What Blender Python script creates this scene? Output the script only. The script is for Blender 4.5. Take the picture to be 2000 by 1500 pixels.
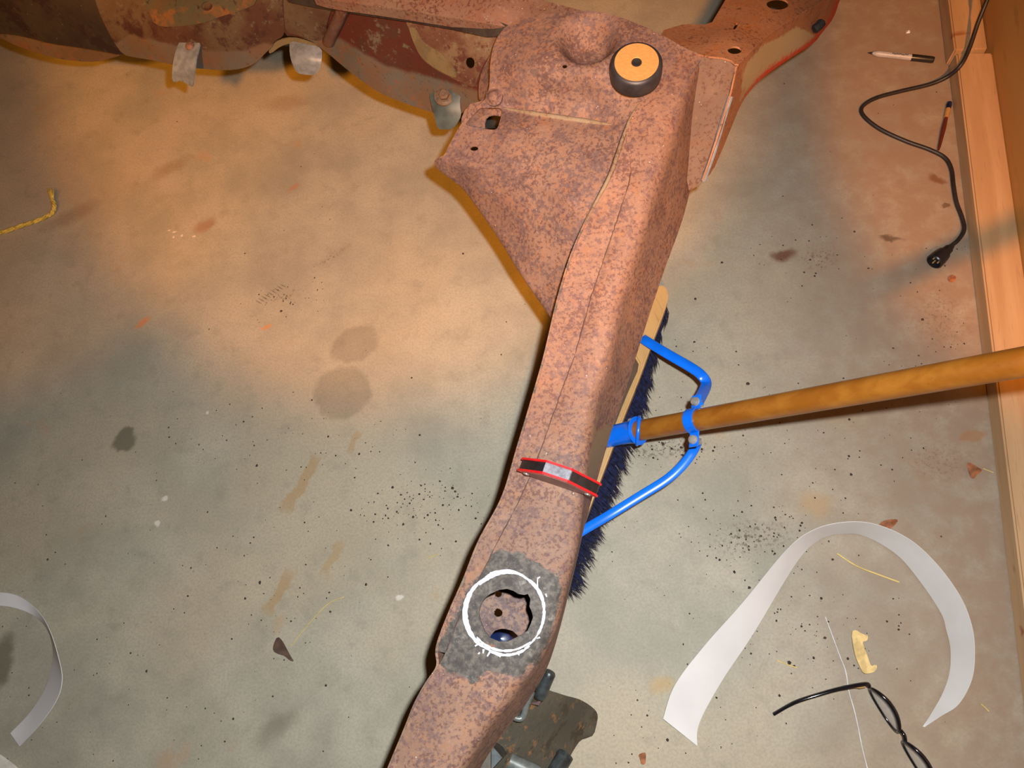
import bpy, bmesh, math, random
import numpy as np
from mathutils import Vector, Matrix
from mathutils.geometry import delaunay_2d_cdt

random.seed(7); np.random.seed(7)
for o in list(bpy.data.objects): bpy.data.objects.remove(o)
sc = bpy.context.scene
COL = sc.collection

# ------------------------------------------------------------------ camera
F = 1450.0            # focal length in pixels of the 2000 x 1500 frame
H = 1.30              # height of the lens above the concrete
NAD = (1200.0, 1300.0)  # where straight down falls in the frame
dn = Vector((NAD[0] - 1000, -(NAD[1] - 750), -F)).normalized()
ez = -dn
ex = Vector((1, 0, 0)); ex = (ex - ex.dot(ez) * ez).normalized()
ey = ez.cross(ex)
R = Matrix((ex, ey, ez))
cam_d = bpy.data.cameras.new('camera'); cam = bpy.data.objects.new('camera', cam_d); COL.objects.link(cam)
cam_d.sensor_width = 36; cam_d.lens = 36 * F / 2000; cam_d.clip_start = 0.01
cam.matrix_world = Matrix.Translation((0, 0, H)) @ R.to_4x4()
sc.camera = cam

# ------------------------------------------------------------------ light
world = bpy.data.worlds.new('room_bounce'); sc.world = world; world.use_nodes = True
world.node_tree.nodes['Background'].inputs[0].default_value = (1.0, 0.42, 0.08, 1)
world.node_tree.nodes['Background'].inputs[1].default_value = 0.035
vs = sc.view_settings
vs.view_transform = 'Standard'; vs.look = 'None'; vs.gamma = 1; vs.use_curve_mapping = False; vs.exposure = 0.0

def light(name, kind, loc, col, energy, radius=0.02, target=None, angle=None, blend=None):
    d = bpy.data.lights.new(name, kind); o = bpy.data.objects.new(name, d); COL.objects.link(o)
    d.color = col; d.energy = energy; d.shadow_soft_size = radius
    o.location = loc
    if target is not None:
        o.rotation_euler = (Vector(target) - Vector(loc)).to_track_quat('-Z', 'Y').to_euler()
    if angle: d.spot_size = math.radians(angle); d.spot_blend = blend
    return o
cam_right = cam.matrix_world.to_3x3() @ Vector((1, 0, 0)); cam_up = cam.matrix_world.to_3x3() @ Vector((0, 1, 0))
# the camera's own flash, a little right of and above the lens
light('camera_flash', 'SPOT', Vector((0, 0, H)) + cam_right * 0.05 + cam_up * 0.05, (0.92, 0.97, 1.0), 94, 0.012, (-0.18, 0.10, 0), 145, 1.0)
# tungsten light from behind; added spots whose cone edges imitate the photographer's shadow
light('added_warm_spot', 'SPOT', (0.02, -1.0, 2.4), (1.0, 0.36, 0.035), 445, 0.07, (-0.45, 1.5, 0), 32, 0.38)
light('added_warm_spot', 'SPOT', (0.2, -1.0, 2.4), (1.0, 0.36, 0.035), 360, 0.05, (1.15, 1.08, 0), 25.5, 0.32)
light('added_warm_spot', 'SPOT', (-1.2, -0.8, 2.3), (1.0, 0.36, 0.035), 90, 0.06, (-1.35, 1.35, 0), 28, 0.2)

# ------------------------------------------------------------------ helpers
def W(px, py, z=0.0):
    """the point at height z that stands at pixel (px, py) of the 2000 x 1500 frame"""
    d = R @ Vector(((px - 1000) / F, -(py - 750) / F, -1))
    t = (z - H) / d.z
    return Vector((d.x * t, d.y * t, z))
RT = R.transposed()
def PX(p):
    c = RT @ (Vector(p) - Vector((0, 0, H)))
    return (1000 + F * c.x / -c.z, 750 - F * c.y / -c.z)

def empty(name, loc, label, cat, group=None):
    o = bpy.data.objects.new(name, None); COL.objects.link(o); o.empty_display_size = 0.05
    o.location = loc; tag(o, label, cat, group); return o
def tag(o, label=None, cat=None, group=None, kind=None):
    if label: o['label'] = label
    if cat: o['category'] = cat
    if group: o['group'] = group
    if kind: o['kind'] = kind
    return o
def world_loc(o):
    v = o.location.copy()
    while o.parent: o = o.parent; v = v + o.location
    return v
def mk(name, verts, faces, mat, parent=None, smooth=40, solid=None, keep=False):
    """one mesh object from world-space vertices; its origin goes to its base unless keep"""
    vv = [Vector(v) for v in verts]
    if parent is not None:
        base = world_loc(parent)
        origin = base
    elif keep: base = origin = Vector((0, 0, 0))
    else:
        xs = [v.x for v in vv]; ys = [v.y for v in vv]; zs = [v.z for v in vv]
        origin = Vector(((min(xs) + max(xs)) / 2, (min(ys) + max(ys)) / 2, min(zs)))
    me = bpy.data.meshes.new(name)
    me.from_pydata([tuple(v - origin) for v in vv], [], faces)
    me.validate(); me.update()
    bm = bmesh.new(); bm.from_mesh(me); bmesh.ops.recalc_face_normals(bm, faces=bm.faces)
    up = sum(f.normal.z * f.calc_area() for f in bm.faces)
    if solid and up < 0: bmesh.ops.reverse_faces(bm, faces=bm.faces)
    bm.to_mesh(me); bm.free()
    me.materials.append(mat)
    if smooth:
        me.shade_smooth(); me.set_sharp_from_angle(angle=math.radians(smooth))
    o = bpy.data.objects.new(name, me); COL.objects.link(o)
    if parent is not None: o.parent = parent
    else: o.location = origin
    if solid:
        m = o.modifiers.new('thickness', 'SOLIDIFY'); m.thickness = solid; m.offset = -1
        e = o.modifiers.new('crisp_rim', 'EDGE_SPLIT'); e.split_angle = math.radians(55); e.use_edge_sharp = False
    return o

class MB:
    def __init__(s): s.v = []; s.f = []
    def add(s, v, f):
        n = len(s.v); s.v += [Vector(p) for p in v]; s.f += [tuple(i + n for i in q) for q in f]; return s
    def tube(s, pts, r, n=10, caps=True, sx=1.0, up=None):
        pts = [Vector(p) for p in pts]; m = len(pts)
        rr = r if isinstance(r, (list, tuple)) else [r] * m
        rings = []; prev = None
        for i, p in enumerate(pts):
            t = (pts[min(i + 1, m - 1)] - pts[max(i - 1, 0)]).normalized()
            if prev is None:
                a = Vector(up) if up is not None else (Vector((0, 0, 1)) if abs(t.z) < .9 else Vector((1, 0, 0)))
            else: a = prev
            a = (a - t * a.dot(t)).normalized(); prev = a
            b = t.cross(a)
            rings.append([p + (a * math.cos(k * 2 * math.pi / n) + b * sx * math.sin(k * 2 * math.pi / n)) * rr[i] for k in range(n)])
        v = [q for g in rings for q in g]; f = []
        for i in range(m - 1):
            for k in range(n):
                k2 = (k + 1) % n
                f.append((i * n + k, i * n + k2, (i + 1) * n + k2, (i + 1) * n + k))
        if caps: f += [tuple(range(n - 1, -1, -1)), tuple(range((m - 1) * n, m * n))]
        return s.add(v, f)
    def strap(s, pts, wid, th, up=(0, 0, 1)):
        pts = [Vector(p) for p in pts]; m = len(pts); v = []; f = []
        for i, p in enumerate(pts):
            t = (pts[min(i + 1, m - 1)] - pts[max(i - 1, 0)]).normalized()
            b = t.cross(Vector(up)).normalized(); a = b.cross(t).normalized()
            w = wid[i] if isinstance(wid, (list, tuple)) else wid
            c = th * .35
            v += [p + b * x + a * z for x, z in ((-w / 2, -th / 2 + c), (-w / 2 + c, -th / 2), (w / 2 - c, -th / 2), (w / 2, -th / 2 + c), (w / 2, th / 2 - c), (w / 2 - c, th / 2), (-w / 2 + c, th / 2), (-w / 2, th / 2 - c))]
        for i in range(m - 1):
            for k in range(8):
                k2 = (k + 1) % 8
                f.append((i * 8 + k, i * 8 + k2, i * 8 + 8 + k2, i * 8 + 8 + k))
        f += [tuple(range(7, -1, -1)), tuple(range((m - 1) * 8, m * 8))]
        return s.add(v, f)
    def lathe(s, base, axis, prof, n=32, x=None):
        """prof: list of (radius, height)"""
        axis = Vector(axis).normalized()
        a = Vector(x) if x else (Vector((1, 0, 0)) if abs(axis.x) < .9 else Vector((0, 1, 0)))
        a = (a - axis * a.dot(axis)).normalized(); b = axis.cross(a); base = Vector(base)
        v = []; f = []; m = len(prof)
        for r, h in prof:
            for k in range(n):
                t = 2 * math.pi * k / n
                v.append(base + axis * h + (a * math.cos(t) + b * math.sin(t)) * r)
        for i in range(m - 1):
            for k in range(n):
                k2 = (k + 1) % n
                f.append((i * n + k, i * n + k2, i * n + n + k2, i * n + n + k))
        if prof[0][0] > 1e-6: f.append(tuple(range(n - 1, -1, -1)))
        if prof[-1][0] > 1e-6: f.append(tuple(range((m - 1) * n, m * n)))
        return s.add(v, f)
    def prism(s, poly, d):
        """poly: planar world points, extruded by d, with a small chamfer-free edge"""
        poly = [Vector(p) for p in poly]; d = Vector(d); n = len(poly)
        v = poly + [p + d for p in poly]
        f = [tuple(range(n)), tuple(range(2 * n - 1, n - 1, -1))] + [(i, i + n, (i + 1) % n + n, (i + 1) % n) for i in range(n)]
        return s.add(v, f)
    def build(s, name, mat, parent=None, smooth=40, **k): return mk(name, s.v, s.f, mat, parent, smooth, **k)

def crom(pts, n=6, closed=False):
    P = [Vector(p) for p in pts]; m = len(P); out = []
    rng = m if closed else m - 1
    for i in range(rng):
        if closed: a, b, c, d = P[(i - 1) % m], P[i], P[(i + 1) % m], P[(i + 2) % m]
        else: a, b, c, d = P[max(i - 1, 0)], P[i], P[i + 1], P[min(i + 2, m - 1)]
        for k in range(n):
            t = k / n
            out.append(0.5 * ((2 * b) + (c - a) * t + (2 * a - 5 * b + 4 * c - d) * t * t + (3 * b - a - 3 * c + d) * t ** 3))
    if not closed: out.append(P[-1])
    return out
def WP(l): return [W(*p) for p in l]

def chaikin(p, it=2):
    p = [np.array(q[:2], float) for q in p]
    for _ in range(it):
        o = []
        for i in range(len(p)):
            a, b = p[i], p[(i + 1) % len(p)]
            o += [a * .75 + b * .25, a * .25 + b * .75]
        q = []
        for v in o:
            if not q or np.linalg.norm(v - q[-1]) > .05: q.append(v)
        p = q
    return p
def resample(p, sp):
    o = []
    for i in range(len(p)):
        a, b = p[i], p[(i + 1) % len(p)]
        n = max(1, int(np.linalg.norm(b - a) / sp))
        o += [a + (b - a) * k / n for k in range(n)]
    return o
def inpoly(x, y, poly):
    P = np.array(poly); x = np.asarray(x, float); y = np.asarray(y, float)
    inside = np.zeros(x.shape, bool); j = len(P) - 1
    for i in range(len(P)):
        xi, yi = P[i]; xj, yj = P[j]
        c = ((yi > y) != (yj > y)) & (x < (xj - xi) * (y - yi) / (yj - yi + 1e-12) + xi)
        inside ^= c; j = i
    return inside
def polydist(x, y, poly):
    """signed distance to a polygon, positive inside"""
    P = np.array(poly, float); q = np.stack([np.asarray(x, float), np.asarray(y, float)], -1)
    d = np.full(q.shape[:-1], 1e9)
    for i in range(len(P)):
        a, b = P[i], P[(i + 1) % len(P)]; ab = b - a
        t = np.clip(((q - a) @ ab) / (ab @ ab + 1e-9), 0, 1)
        d = np.minimum(d, np.linalg.norm(q - a - t[..., None] * ab, axis=-1))
    return np.where(inpoly(x, y, P), d, -d)
def tps(ctrl, lam=1e-3):
    C = np.array(ctrl, float); X = C[:, :2] / 300.0; n = len(X)
    def U(r2): return r2 * np.log(r2 + 1e-9)
    A = U(((X[:, None] - X[None]) ** 2).sum(-1)) + lam * np.eye(n)
    Pm = np.c_[np.ones(n), X]
    M = np.block([[A, Pm], [Pm.T, np.zeros((3, 3))]])
    sol = np.linalg.solve(M, np.r_[C[:, 2], np.zeros(3)])
    def f(px, py):
        q = np.stack([np.atleast_1d(px), np.atleast_1d(py)], -1).astype(float) / 300.0
        return U(((q[:, None] - X[None]) ** 2).sum(-1)) @ sol[:n] + np.c_[np.ones(len(q)), q] @ sol[n:]
    return f
def cdt(outline, holes, sp, jitter=0.0):
    """triangulate a 2D outline with holes and interior points every sp"""
    pts = []; edges = []
    for loop in [outline] + list(holes):
        n0 = len(pts); pts += [tuple(p) for p in loop]
        edges += [(n0 + i, n0 + (i + 1) % len(loop)) for i in range(len(loop))]
    O = np.array(outline); x0, y0 = O.min(0); x1, y1 = O.max(0)
    gx, gy = np.meshgrid(np.arange(x0, x1, sp), np.arange(y0, y1, sp * .87))
    gx = gx + (np.arange(gx.shape[0]) % 2)[:, None] * sp / 2
    gx = gx.ravel(); gy = gy.ravel()
    ok = polydist(gx, gy, outline) > sp * .45
    for h in holes: ok &= polydist(gx, gy, h) < -sp * .35
    pts += list(zip(gx[ok], gy[ok]))
    v, e, f, *_ = delaunay_2d_cdt([Vector((float(a), float(b))) for a, b in pts], edges, [], 0, 1e-6)
    v = np.array([(q.x, q.y) for q in v]); f = np.array([t for t in f if len(t) == 3])
    c = v[f].mean(1)
    ok = inpoly(c[:, 0], c[:, 1], outline)
    for h in holes: ok &= ~inpoly(c[:, 0], c[:, 1], h)
    return v, f[ok]
def sheet(name, outline, ctrl, mat, parent=None, holes=(), sp=14, th=.0025, attrs=None, skirt=None, smooth=50, it=2, zoff=0.0, hole_it=2, post=None, lower=None):
    """pressed sheet metal: an outline in the frame, given its own heights by control points, as a solid sheet"""
    zf = ctrl if callable(ctrl) else tps(ctrl)
    out = resample(chaikin(outline, it), sp)
    hs = [resample(chaikin(h, hole_it), max(3, sp * .5)) for h in holes]
    v, f = cdt(out, hs, sp)
    z = np.asarray(zf(v[:, 0], v[:, 1])).ravel() + zoff
    if post is not None: z = post(v[:, 0], v[:, 1], z)
    V = [W(a, b, c) for (a, b), c in zip(v, z)]
    if lower is not None: V = [p - Vector((0, 0, lower(p))) for p in V]
    Fc = [tuple(int(i) for i in t) for t in f]
    if skirt:
        n = len(out); key = {(round(p[0], 2), round(p[1], 2)): i for i, p in enumerate(v)}
        idx = [key.get((round(float(p[0]), 2), round(float(p[1]), 2))) for p in out]
        drop = [skirt(p[0], p[1]) for p in out]; low = {}
        for i in range(n):
            j = (i + 1) % n
            if idx[i] is None or idx[j] is None or drop[i] <= 0 or drop[j] <= 0: continue
            q = []
            for k in (i, j):
                if k not in low:
                    low[k] = len(V); V.append(V[idx[k]] - Vector((0, 0, drop[k])))
                q.append(low[k])
            Fc.append((idx[i], idx[j], q[1], q[0]))
    o = mk(name, V, Fc, mat, parent, smooth, solid=th)
    if attrs:
        base = world_loc(o) if parent else o.location
        co = [PX(Vector(q.co) + base) for q in o.data.vertices]
        x = np.array([c[0] for c in co]); y = np.array([c[1] for c in co])
        for k, fn in attrs.items():
            at = o.data.attributes.new(k, 'FLOAT', 'POINT'); at.data.foreach_set('value', np.asarray(fn(x, y), np.float32).ravel())
    return o

# ------------------------------------------------------------------ materials
def srgb(r, g, b):
    f = lambda c: (c / 255 / 12.92) if c / 255 <= .04045 else ((c / 255 + .055) / 1.055) ** 2.4
    return (f(r), f(g), f(b), 1)
class NT:
    def __init__(s, name, rough=.7, metal=0.0, spec=.5):
        s.m = bpy.data.materials.new(name); s.m.use_nodes = True; s.t = s.m.node_tree
        s.b = s.t.nodes['Principled BSDF']
        s.b.inputs['Roughness'].default_value = rough; s.b.inputs['Metallic'].default_value = metal
        s.b.inputs['Specular IOR Level'].default_value = spec
        s.tc = s.t.nodes.new('ShaderNodeTexCoord').outputs['Object']
    def n(s, t, **k):
        q = s.t.nodes.new(t)
        for a, b in k.items(): setattr(q, a, b)
        return q
    def link(s, a, b): s.t.links.new(a, b)
    def noise(s, scale, detail=4, rough=.55, vec=None, dist=0.0, color=False):
        q = s.n('ShaderNodeTexNoise'); q.inputs['Scale'].default_value = scale; q.inputs['Detail'].default_value = detail
        q.inputs['Roughness'].default_value = rough; q.inputs['Distortion'].default_value = dist
        s.link(vec or s.tc, q.inputs['Vector']); return q.outputs['Color' if color else 'Fac']
    def ramp(s, fac, lo, hi, a=0.0, b=1.0, smooth=True):
        q = s.n('ShaderNodeMapRange'); q.interpolation_type = 'SMOOTHSTEP' if smooth else 'LINEAR'
        for i, v in zip(('From Min', 'From Max', 'To Min', 'To Max'), (lo, hi, a, b)): q.inputs[i].default_value = v
        s.link(fac, q.inputs['Value']); return q.outputs['Result']
    def mix(s, fac, a, b, blend='MIX'):
        q = s.n('ShaderNodeMix'); q.data_type = 'RGBA'; q.blend_type = blend
        if isinstance(fac, float): q.inputs[0].default_value = fac
        else: s.link(fac, q.inputs[0])
        for sock, v in ((q.inputs[6], a), (q.inputs[7], b)):
            if isinstance(v, tuple): sock.default_value = v
            else: s.link(v, sock)
        return q.outputs[2]
    def math(s, op, a, b=None):
        q = s.n('ShaderNodeMath'); q.operation = op
        for i, v in enumerate((a, b)):
            if v is None: continue
            if isinstance(v, (int, float)): q.inputs[i].default_value = v
            else: s.link(v, q.inputs[i])
        return q.outputs[0]
    def attr(s, name):
        q = s.n('ShaderNodeAttribute'); q.attribute_name = name; return q.outputs['Fac']
    def mapping(s, loc=(0, 0, 0), rot=(0, 0, 0), scale=(1, 1, 1), typ='POINT', vec=None):
        q = s.n('ShaderNodeMapping'); q.vector_type = typ
        q.inputs['Location'].default_value = loc; q.inputs['Rotation'].default_value = rot; q.inputs['Scale'].default_value = scale
        s.link(vec or s.tc, q.inputs['Vector']); return q.outputs['Vector']
    def bump(s, h, strength=.3, dist=.002):
        q = s.n('ShaderNodeBump'); q.inputs['Strength'].default_value = strength; q.inputs['Distance'].default_value = dist
        s.link(h, q.inputs['Height']); s.link(q.outputs['Normal'], s.b.inputs['Normal'])
    def col(s, c):
        if isinstance(c, tuple): s.b.inputs['Base Color'].default_value = c
        else: s.link(c, s.b.inputs['Base Color'])
        return s.m
def plain(name, c, rough=.5, metal=0.0, spec=.5, var=.12, sc_=40, bump=0.0):
    t = NT(name, rough, metal, spec)
    dark = tuple(x * (1 - 2 * var) for x in c[:3]) + (1,); lite = tuple(min(1, x * (1 + var)) for x in c[:3]) + (1,)
    nz = t.noise(sc_)
    if bump: t.bump(nz, bump, .001)
    return t.col(t.mix(t.ramp(nz, .3, .7), dark, lite))

def rust(name, base, tan, spot, orange, spots=.5, bare=False, pale=None, k=.44):
    t = NT(name, .68, 0, .3)
    dim = lambda c: tuple(x * k for x in c[:3]) + (1,)
    base, tan, spot, orange = map(dim, (base, tan, spot, orange))
    if pale: pale = [(a, dim(c)) for a, c in pale]
    big = t.noise(9, 5); mid = t.noise(42, 6, .62); fine = t.noise(330, 5, .65); mottle = t.noise(120, 6, .7, dist=.25)
    c = t.mix(t.ramp(big, .35, .68), base, tan)
    c = t.mix(t.ramp(mid, .47, .70, 0, .8), c, orange)
    c = t.mix(t.ramp(t.noise(5.5, 4, .6, t.mapping(loc=(2, 9, 4))), .42, .62, 0, .55), c, tuple(x * y for x, y in zip(base[:3], (.72, .74, .78))) + (1,))
    q = t.math('ADD', t.math('MULTIPLY', mottle, .66), t.math('MULTIPLY', t.noise(26, 5, .6), .34))
    c = t.mix(t.ramp(q, .565 - .13 * spots, .62 - .10 * spots, 0, .85), c, spot)
    q2 = t.math('ADD', t.math('MULTIPLY', t.noise(210, 5, .65, t.mapping(loc=(5, 2, 1))), .7), t.math('MULTIPLY', t.noise(16, 4, .6, t.mapping(loc=(1, 7, 1))), .3))
    c = t.mix(t.ramp(q2, .56 - .06 * spots, .60 - .05 * spots, 0, .7), c, tuple(x * y for x, y in zip(spot[:3], (.72, .55, .5))) + (1,))
    c = t.mix(t.ramp(q2, .44, .38, 0, .35), c, tuple(min(1, x * 1.35) for x in tan[:3]) + (1,))
    vor = t.n('ShaderNodeTexVoronoi'); vor.inputs['Scale'].default_value = 150; t.link(t.tc, vor.inputs['Vector'])
    glint = t.math('MULTIPLY', t.ramp(vor.outputs['Distance'], .16, .06), t.ramp(t.noise(60, 2), .62, .66))
    c = t.mix(glint, c, srgb(190, 170, 150))
    if bare:
        a = t.math('ADD', t.attr('bare'), t.math('MULTIPLY', t.math('SUBTRACT', t.noise(55, 7, .75), .5), 2.6))
        g = t.mix(t.ramp(t.noise(120, 6, .7), .38, .68), dim(srgb(92, 84, 78)), dim(srgb(146, 134, 122)))
        g = t.mix(t.ramp(t.noise(45, 5, .65), .6, .72), g, dim(srgb(176, 168, 156)))
        g = t.mix(t.ramp(t.noise(60, 4, .6), .66, .74), g, dim(srgb(178, 124, 96)))
        c = t.mix(t.ramp(a, .0, .25), c, g)
    if pale:   # old pale paint left where an attribute says so, flaking along its edge; 'red' is painted reddish light
        for attr, colr in pale:
            a = t.math('ADD', t.attr(attr), t.math('MULTIPLY', t.math('SUBTRACT', t.noise(90, 6, .7), .5), 1.3))
            c = t.mix(t.ramp(a, .0, .35), c, colr)
    h = t.math('ADD', t.math('MULTIPLY', mottle, .6), t.math('MULTIPLY', fine, .4))
    t.bump(h, .35, .0016)
    return t.col(c)

M = {}
M['rust'] = rust('rusty_steel', srgb(180, 140, 120), srgb(190, 154, 134), srgb(138, 114, 114), srgb(200, 144, 108), .66)
M['rust_rail'] = rust('rusty_rail_steel', srgb(190, 142, 114), srgb(202, 158, 134), srgb(146, 112, 106), srgb(210, 146, 104), .55, bare=True, pale=[('pale', srgb(178, 152, 118))])
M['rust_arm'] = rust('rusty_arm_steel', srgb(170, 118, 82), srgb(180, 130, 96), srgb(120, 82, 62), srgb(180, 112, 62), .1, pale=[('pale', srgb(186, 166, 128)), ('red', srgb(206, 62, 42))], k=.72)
M['rust_side'] = rust('dusty_brown_steel', srgb(150, 118, 96), srgb(162, 130, 106), srgb(130, 98, 80), srgb(158, 112, 80), .1, pale=[('pale', srgb(160, 160, 150))])
M['rust_flange'] = rust('pale_rust_flange', srgb(160, 122, 104), srgb(172, 146, 126), srgb(126, 84, 72), srgb(164, 110, 84), .2)
def grime(name, a, b, c_, d, f=1.0, k=.5, lip=False):
    a, b, c_, d = [tuple(x * k for x in q[:3]) + (1,) for q in (a, b, c_, d)]
    t = NT(name, .6, 0, .35)
    x = t.mix(t.ramp(t.noise(11 * f, 5), .38, .62), a, b)
    x = t.mix(t.ramp(t.noise(23 * f, 6, .65), .50, .62), x, c_)
    x = t.mix(t.ramp(t.noise(60 * f, 6, .7), .56, .66), x, d)
    x = t.mix(t.ramp(t.noise(150, 5, .7), .56, .70, 0, .6), x, tuple(q * .45 for q in a[:3]) + (1,))
    if lip:     # the rolled lower edge is worn to grey-brown
        l = t.mix(t.ramp(t.noise(17, 5), .38, .62), srgb(92, 74, 58), srgb(84, 82, 76))
        l = t.mix(t.ramp(t.noise(48, 6, .65), .54, .66), l, srgb(104, 74, 54))
        l = t.mix(t.ramp(t.noise(110, 5, .7), .58, .68, 0, .7), l, srgb(58, 48, 42))
        w = t.math('ADD', t.attr('lip'), t.math('MULTIPLY', t.math('SUBTRACT', t.noise(40, 6, .7), .5), .9))
        x = t.mix(t.ramp(w, -.25, .35), x, l)
    x = t.mix(t.ramp(t.noise(190, 3), .70, .76, 0, .7), x, srgb(120, 112, 104))
    t.bump(t.noise(80, 6, .65), .3, .0015)
    return t.col(x)
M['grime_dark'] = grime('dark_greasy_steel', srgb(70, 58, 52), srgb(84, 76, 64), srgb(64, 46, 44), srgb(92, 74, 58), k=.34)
M['grime_mid'] = grime('brown_greasy_steel', srgb(96, 66, 50), srgb(112, 94, 72), srgb(78, 48, 42), srgb(118, 110, 88), lip=True)
M['grime_green'] = grime('green_grey_greasy_steel', srgb(112, 94, 66), srgb(98, 100, 80), srgb(150, 104, 62), srgb(76, 58, 50))
M['grime_red'] = grime('red_oxide_steel', srgb(112, 56, 42), srgb(100, 52, 40), srgb(92, 60, 48), srgb(124, 116, 96), .8, k=.45, lip=True)
M['grime_spot'] = grime('mottled_red_grey_steel', srgb(122, 84, 66), srgb(148, 124, 96), srgb(110, 66, 56), srgb(150, 138, 112), 2.2)
M['grime_lip'] = grime('grey_brown_lip_steel', srgb(122, 98, 76), srgb(130, 112, 92), srgb(140, 102, 74), srgb(96, 90, 82))
M['tan_streak'] = grime('tan_paint_streak', srgb(140, 126, 90), srgb(150, 134, 96), srgb(132, 112, 80), srgb(128, 120, 100))
M['zinc'] = plain('grey_zinc', srgb(124, 132, 138), .5, .15, .5, .12, 90)
M['zinc_dark'] = plain('blue_grey_zinc', srgb(66, 78, 78), .5, .15, .5, .15, 60)
M['paint_white'] = plain('white_paint_marker', srgb(206, 206, 218), .6, 0, .3, .12, 260)
M['rubber'] = plain('black_rubber', srgb(44, 43, 46), .48, 0, .5, .2, 60)
tt = NT('brushed_plate', .32, .35); M['brass'] = tt.col(tt.mix(tt.ramp(tt.noise(25, 3, .5, tt.mapping(scale=(8, 16, 1), rot=(0, 0, .5))), .2, .8), srgb(206, 152, 88), srgb(218, 168, 102)))
M['hole_black'] = plain('black_pit', srgb(22, 20, 20), .8)
M['red_metal'] = plain('red_painted_steel', srgb(212, 24, 30), .3, 0, .6, .08, 80)
M['black_plastic'] = plain('black_plastic', srgb(34, 31, 32), .35, 0, .6, .15, 120)
M['magnet_mid'] = plain('grey_sheen_plastic', srgb(128, 128, 134), .3, .3, .6, .2, 150)
M['blue'] = plain('blue_gloss_enamel', srgb(8, 106, 226), .28, 0, .55, .06, 30)
M['chrome'] = plain('bright_bolt_steel', srgb(170, 166, 160), .25, .45, .6, .15, 90)
def wood(name, a, b, rot, stretch=18, scale=16, rough=.45, knots=None):
    t = NT(name, rough, 0, .5)
    v = t.mapping(rot=rot); v = t.mapping(scale=(1, stretch, stretch), vec=v)
    g = t.noise(scale / 8, 5, .6, v); h = t.noise(scale, 4, .6, v)
    c = t.mix(t.ramp(g, .35, .65), a, b)
    c = t.mix(t.ramp(h, .55, .75, 0, .5), c, tuple(x * .6 for x in a[:3]) + (1,))
    if knots: c = t.mix(t.ramp(t.noise(7, 3, .6, t.mapping(rot=rot, scale=(.6, 2, 2))), .66, .74), c, knots)
    t.bump(h, .12, .001)
    return t.col(c)

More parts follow.
